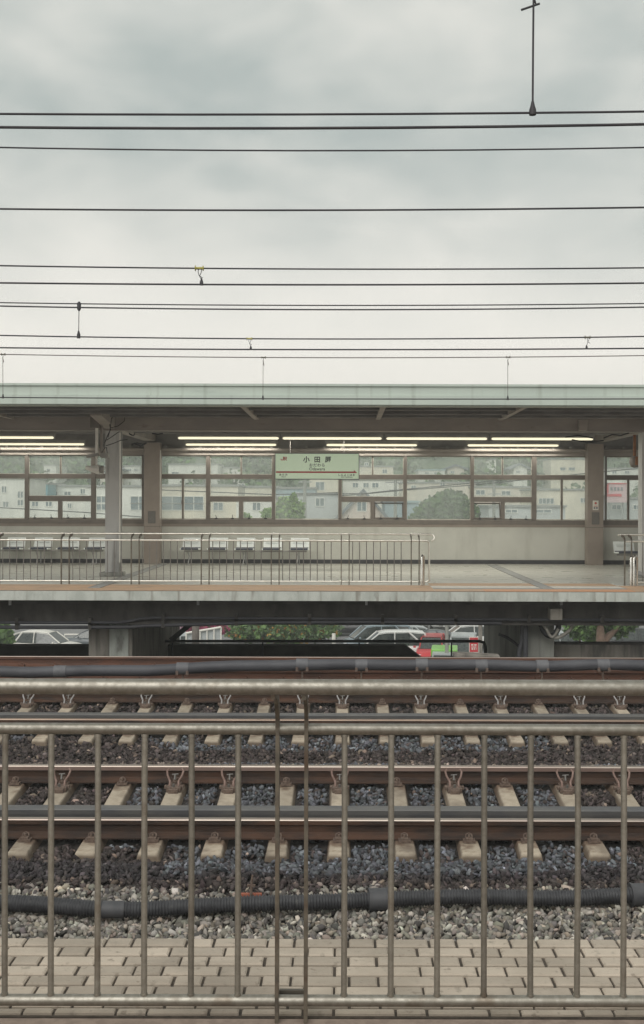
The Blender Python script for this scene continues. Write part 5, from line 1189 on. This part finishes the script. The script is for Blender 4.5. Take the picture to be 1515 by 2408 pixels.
tree('bush_tree', 'leafy green bush tree with orange berries, under the middle of the far platform', [(665, 1478, 77, 110, 30), (590, 1484, 76, 52, 24), (745, 1478, 77, 52, 26), (640, 1468, 78, 70, 30), (700, 1460, 78, 80, 30), (560, 1490, 75, 26, 14)], 9500, .21, (LEAFM, LEAFD, BERRY), .4, share=(.5, .36, .09))
tree('bush', 'dark pink flowering bush in front of the mauve shed', [(478, 1478, 70, 40, 9), (520, 1480, 70, 18, 7)], 500, .28, (PINKF, LEAFD), .08, 'bush', (.7, .3))
tree('tree', 'green tree at the left edge behind the cream white hatchback', [(-6, 1490, 66, 28, 26), (14, 1505, 66, 16, 14)], 700, .32, (LEAFM, LEAFD), .2, share=(.6, .4))
tree('tree', 'small leafy tree with a brown trunk, right of the pale pier', [(1375, 1482, 56, 36, 24), (1350, 1478, 56, 22, 16), (1392, 1494, 55, 22, 18), (1410, 1440, 57, 60, 22)], 2300, .18, (LEAFM, LEAFD), .16, share=(.6, .4))
tree('tree', 'pale green tree with a thick trunk, left of the black car', [(1411, 1450, 54, 30, 20), (1452, 1476, 55, 34, 20), (1475, 1462, 55, 30, 18)], 1600, .19, (LEAFM, LEAFD), .42, share=(.6, .4))
tree('tree', 'bright yellow green young tree behind the window below the name sign', [(678, 1205, 88, 30, 28), (668, 1190, 88, 14, 22), (700, 1200, 88, 16, 24), (640, 1212, 88, 20, 14), (690, 1175, 88, 9, 14)], 3600, .2, (LEAFY, LEAFM), .16, share=(.8, .2))
tree('tree', 'large dark green round tree behind the tall window right of the gabled house', [(1045, 1205, 92, 58, 34), (1060, 1180, 93, 38, 24), (1015, 1205, 91, 36, 24), (1090, 1205, 93, 34, 26), (985, 1218, 91, 20, 12), (1022, 1183, 92, 15, 11), (1082, 1182, 92, 17, 13), (1048, 1164, 93, 14, 9), (1100, 1188, 93, 13, 12), (996, 1198, 91, 12, 9)], 7000, .26, (LEAFD, LEAFM), .35, share=(.8, .2))
tree('tree', 'small green shrub behind the hopper pane left of the bright tree', [(575, 1216, 90, 12, 9), (630, 1208, 90, 14, 12)], 260, .28, (LEAFY,), .1)
# wooded hill: reads as one mass
C, Rr = [], []
for i in range(330):
    Y = RNG.uniform(165, 300); u = RNG.uniform(-500, 2000); x = X(u, Y)
    rad = RNG.uniform(2.0, 4.2)
    C.append((x, Y, terrain(Y)+rad*.5)); Rr.append((rad, rad, rad*.9))
for m_, n in ((LEAFD, 46000), (LEAFM, 16000)):
    V, Fc = leaves(C, Rr, n, .75)
    if m_ is LEAFD: V0_, F0_ = V, Fc
me = np_mesh('hill_woods', np.concatenate([V0_, V]), np.concatenate([F0_, Fc+len(V0_)]), [LEAFW, LEAFM])
mi = np.zeros(len(F0_)+len(Fc), np.int32); mi[len(F0_):] = 1; me.data.polygons.foreach_set('material_index', mi); tag(me, kind='stuff')
# ------------------------------------------------------------------ hazy air
hz = MB(); hz.box(-172, 172, -32, 347, -9.6, 27.5)
hm = bpy.data.materials.new('haze_air'); hm.use_nodes = True; nt = hm.node_tree; nt.nodes.clear()
vo = N(nt, 'ShaderNodeVolumePrincipled'); vo.inputs['Color'].default_value = (.98, 1, .98, 1); vo.inputs['Density'].default_value = HAZE; vo.inputs['Anisotropy'].default_value = .2
oo = N(nt, 'ShaderNodeOutputMaterial'); nt.links.new(vo.outputs[0], oo.inputs['Volume'])
tag(hz.build('haze', hm), kind='stuff')
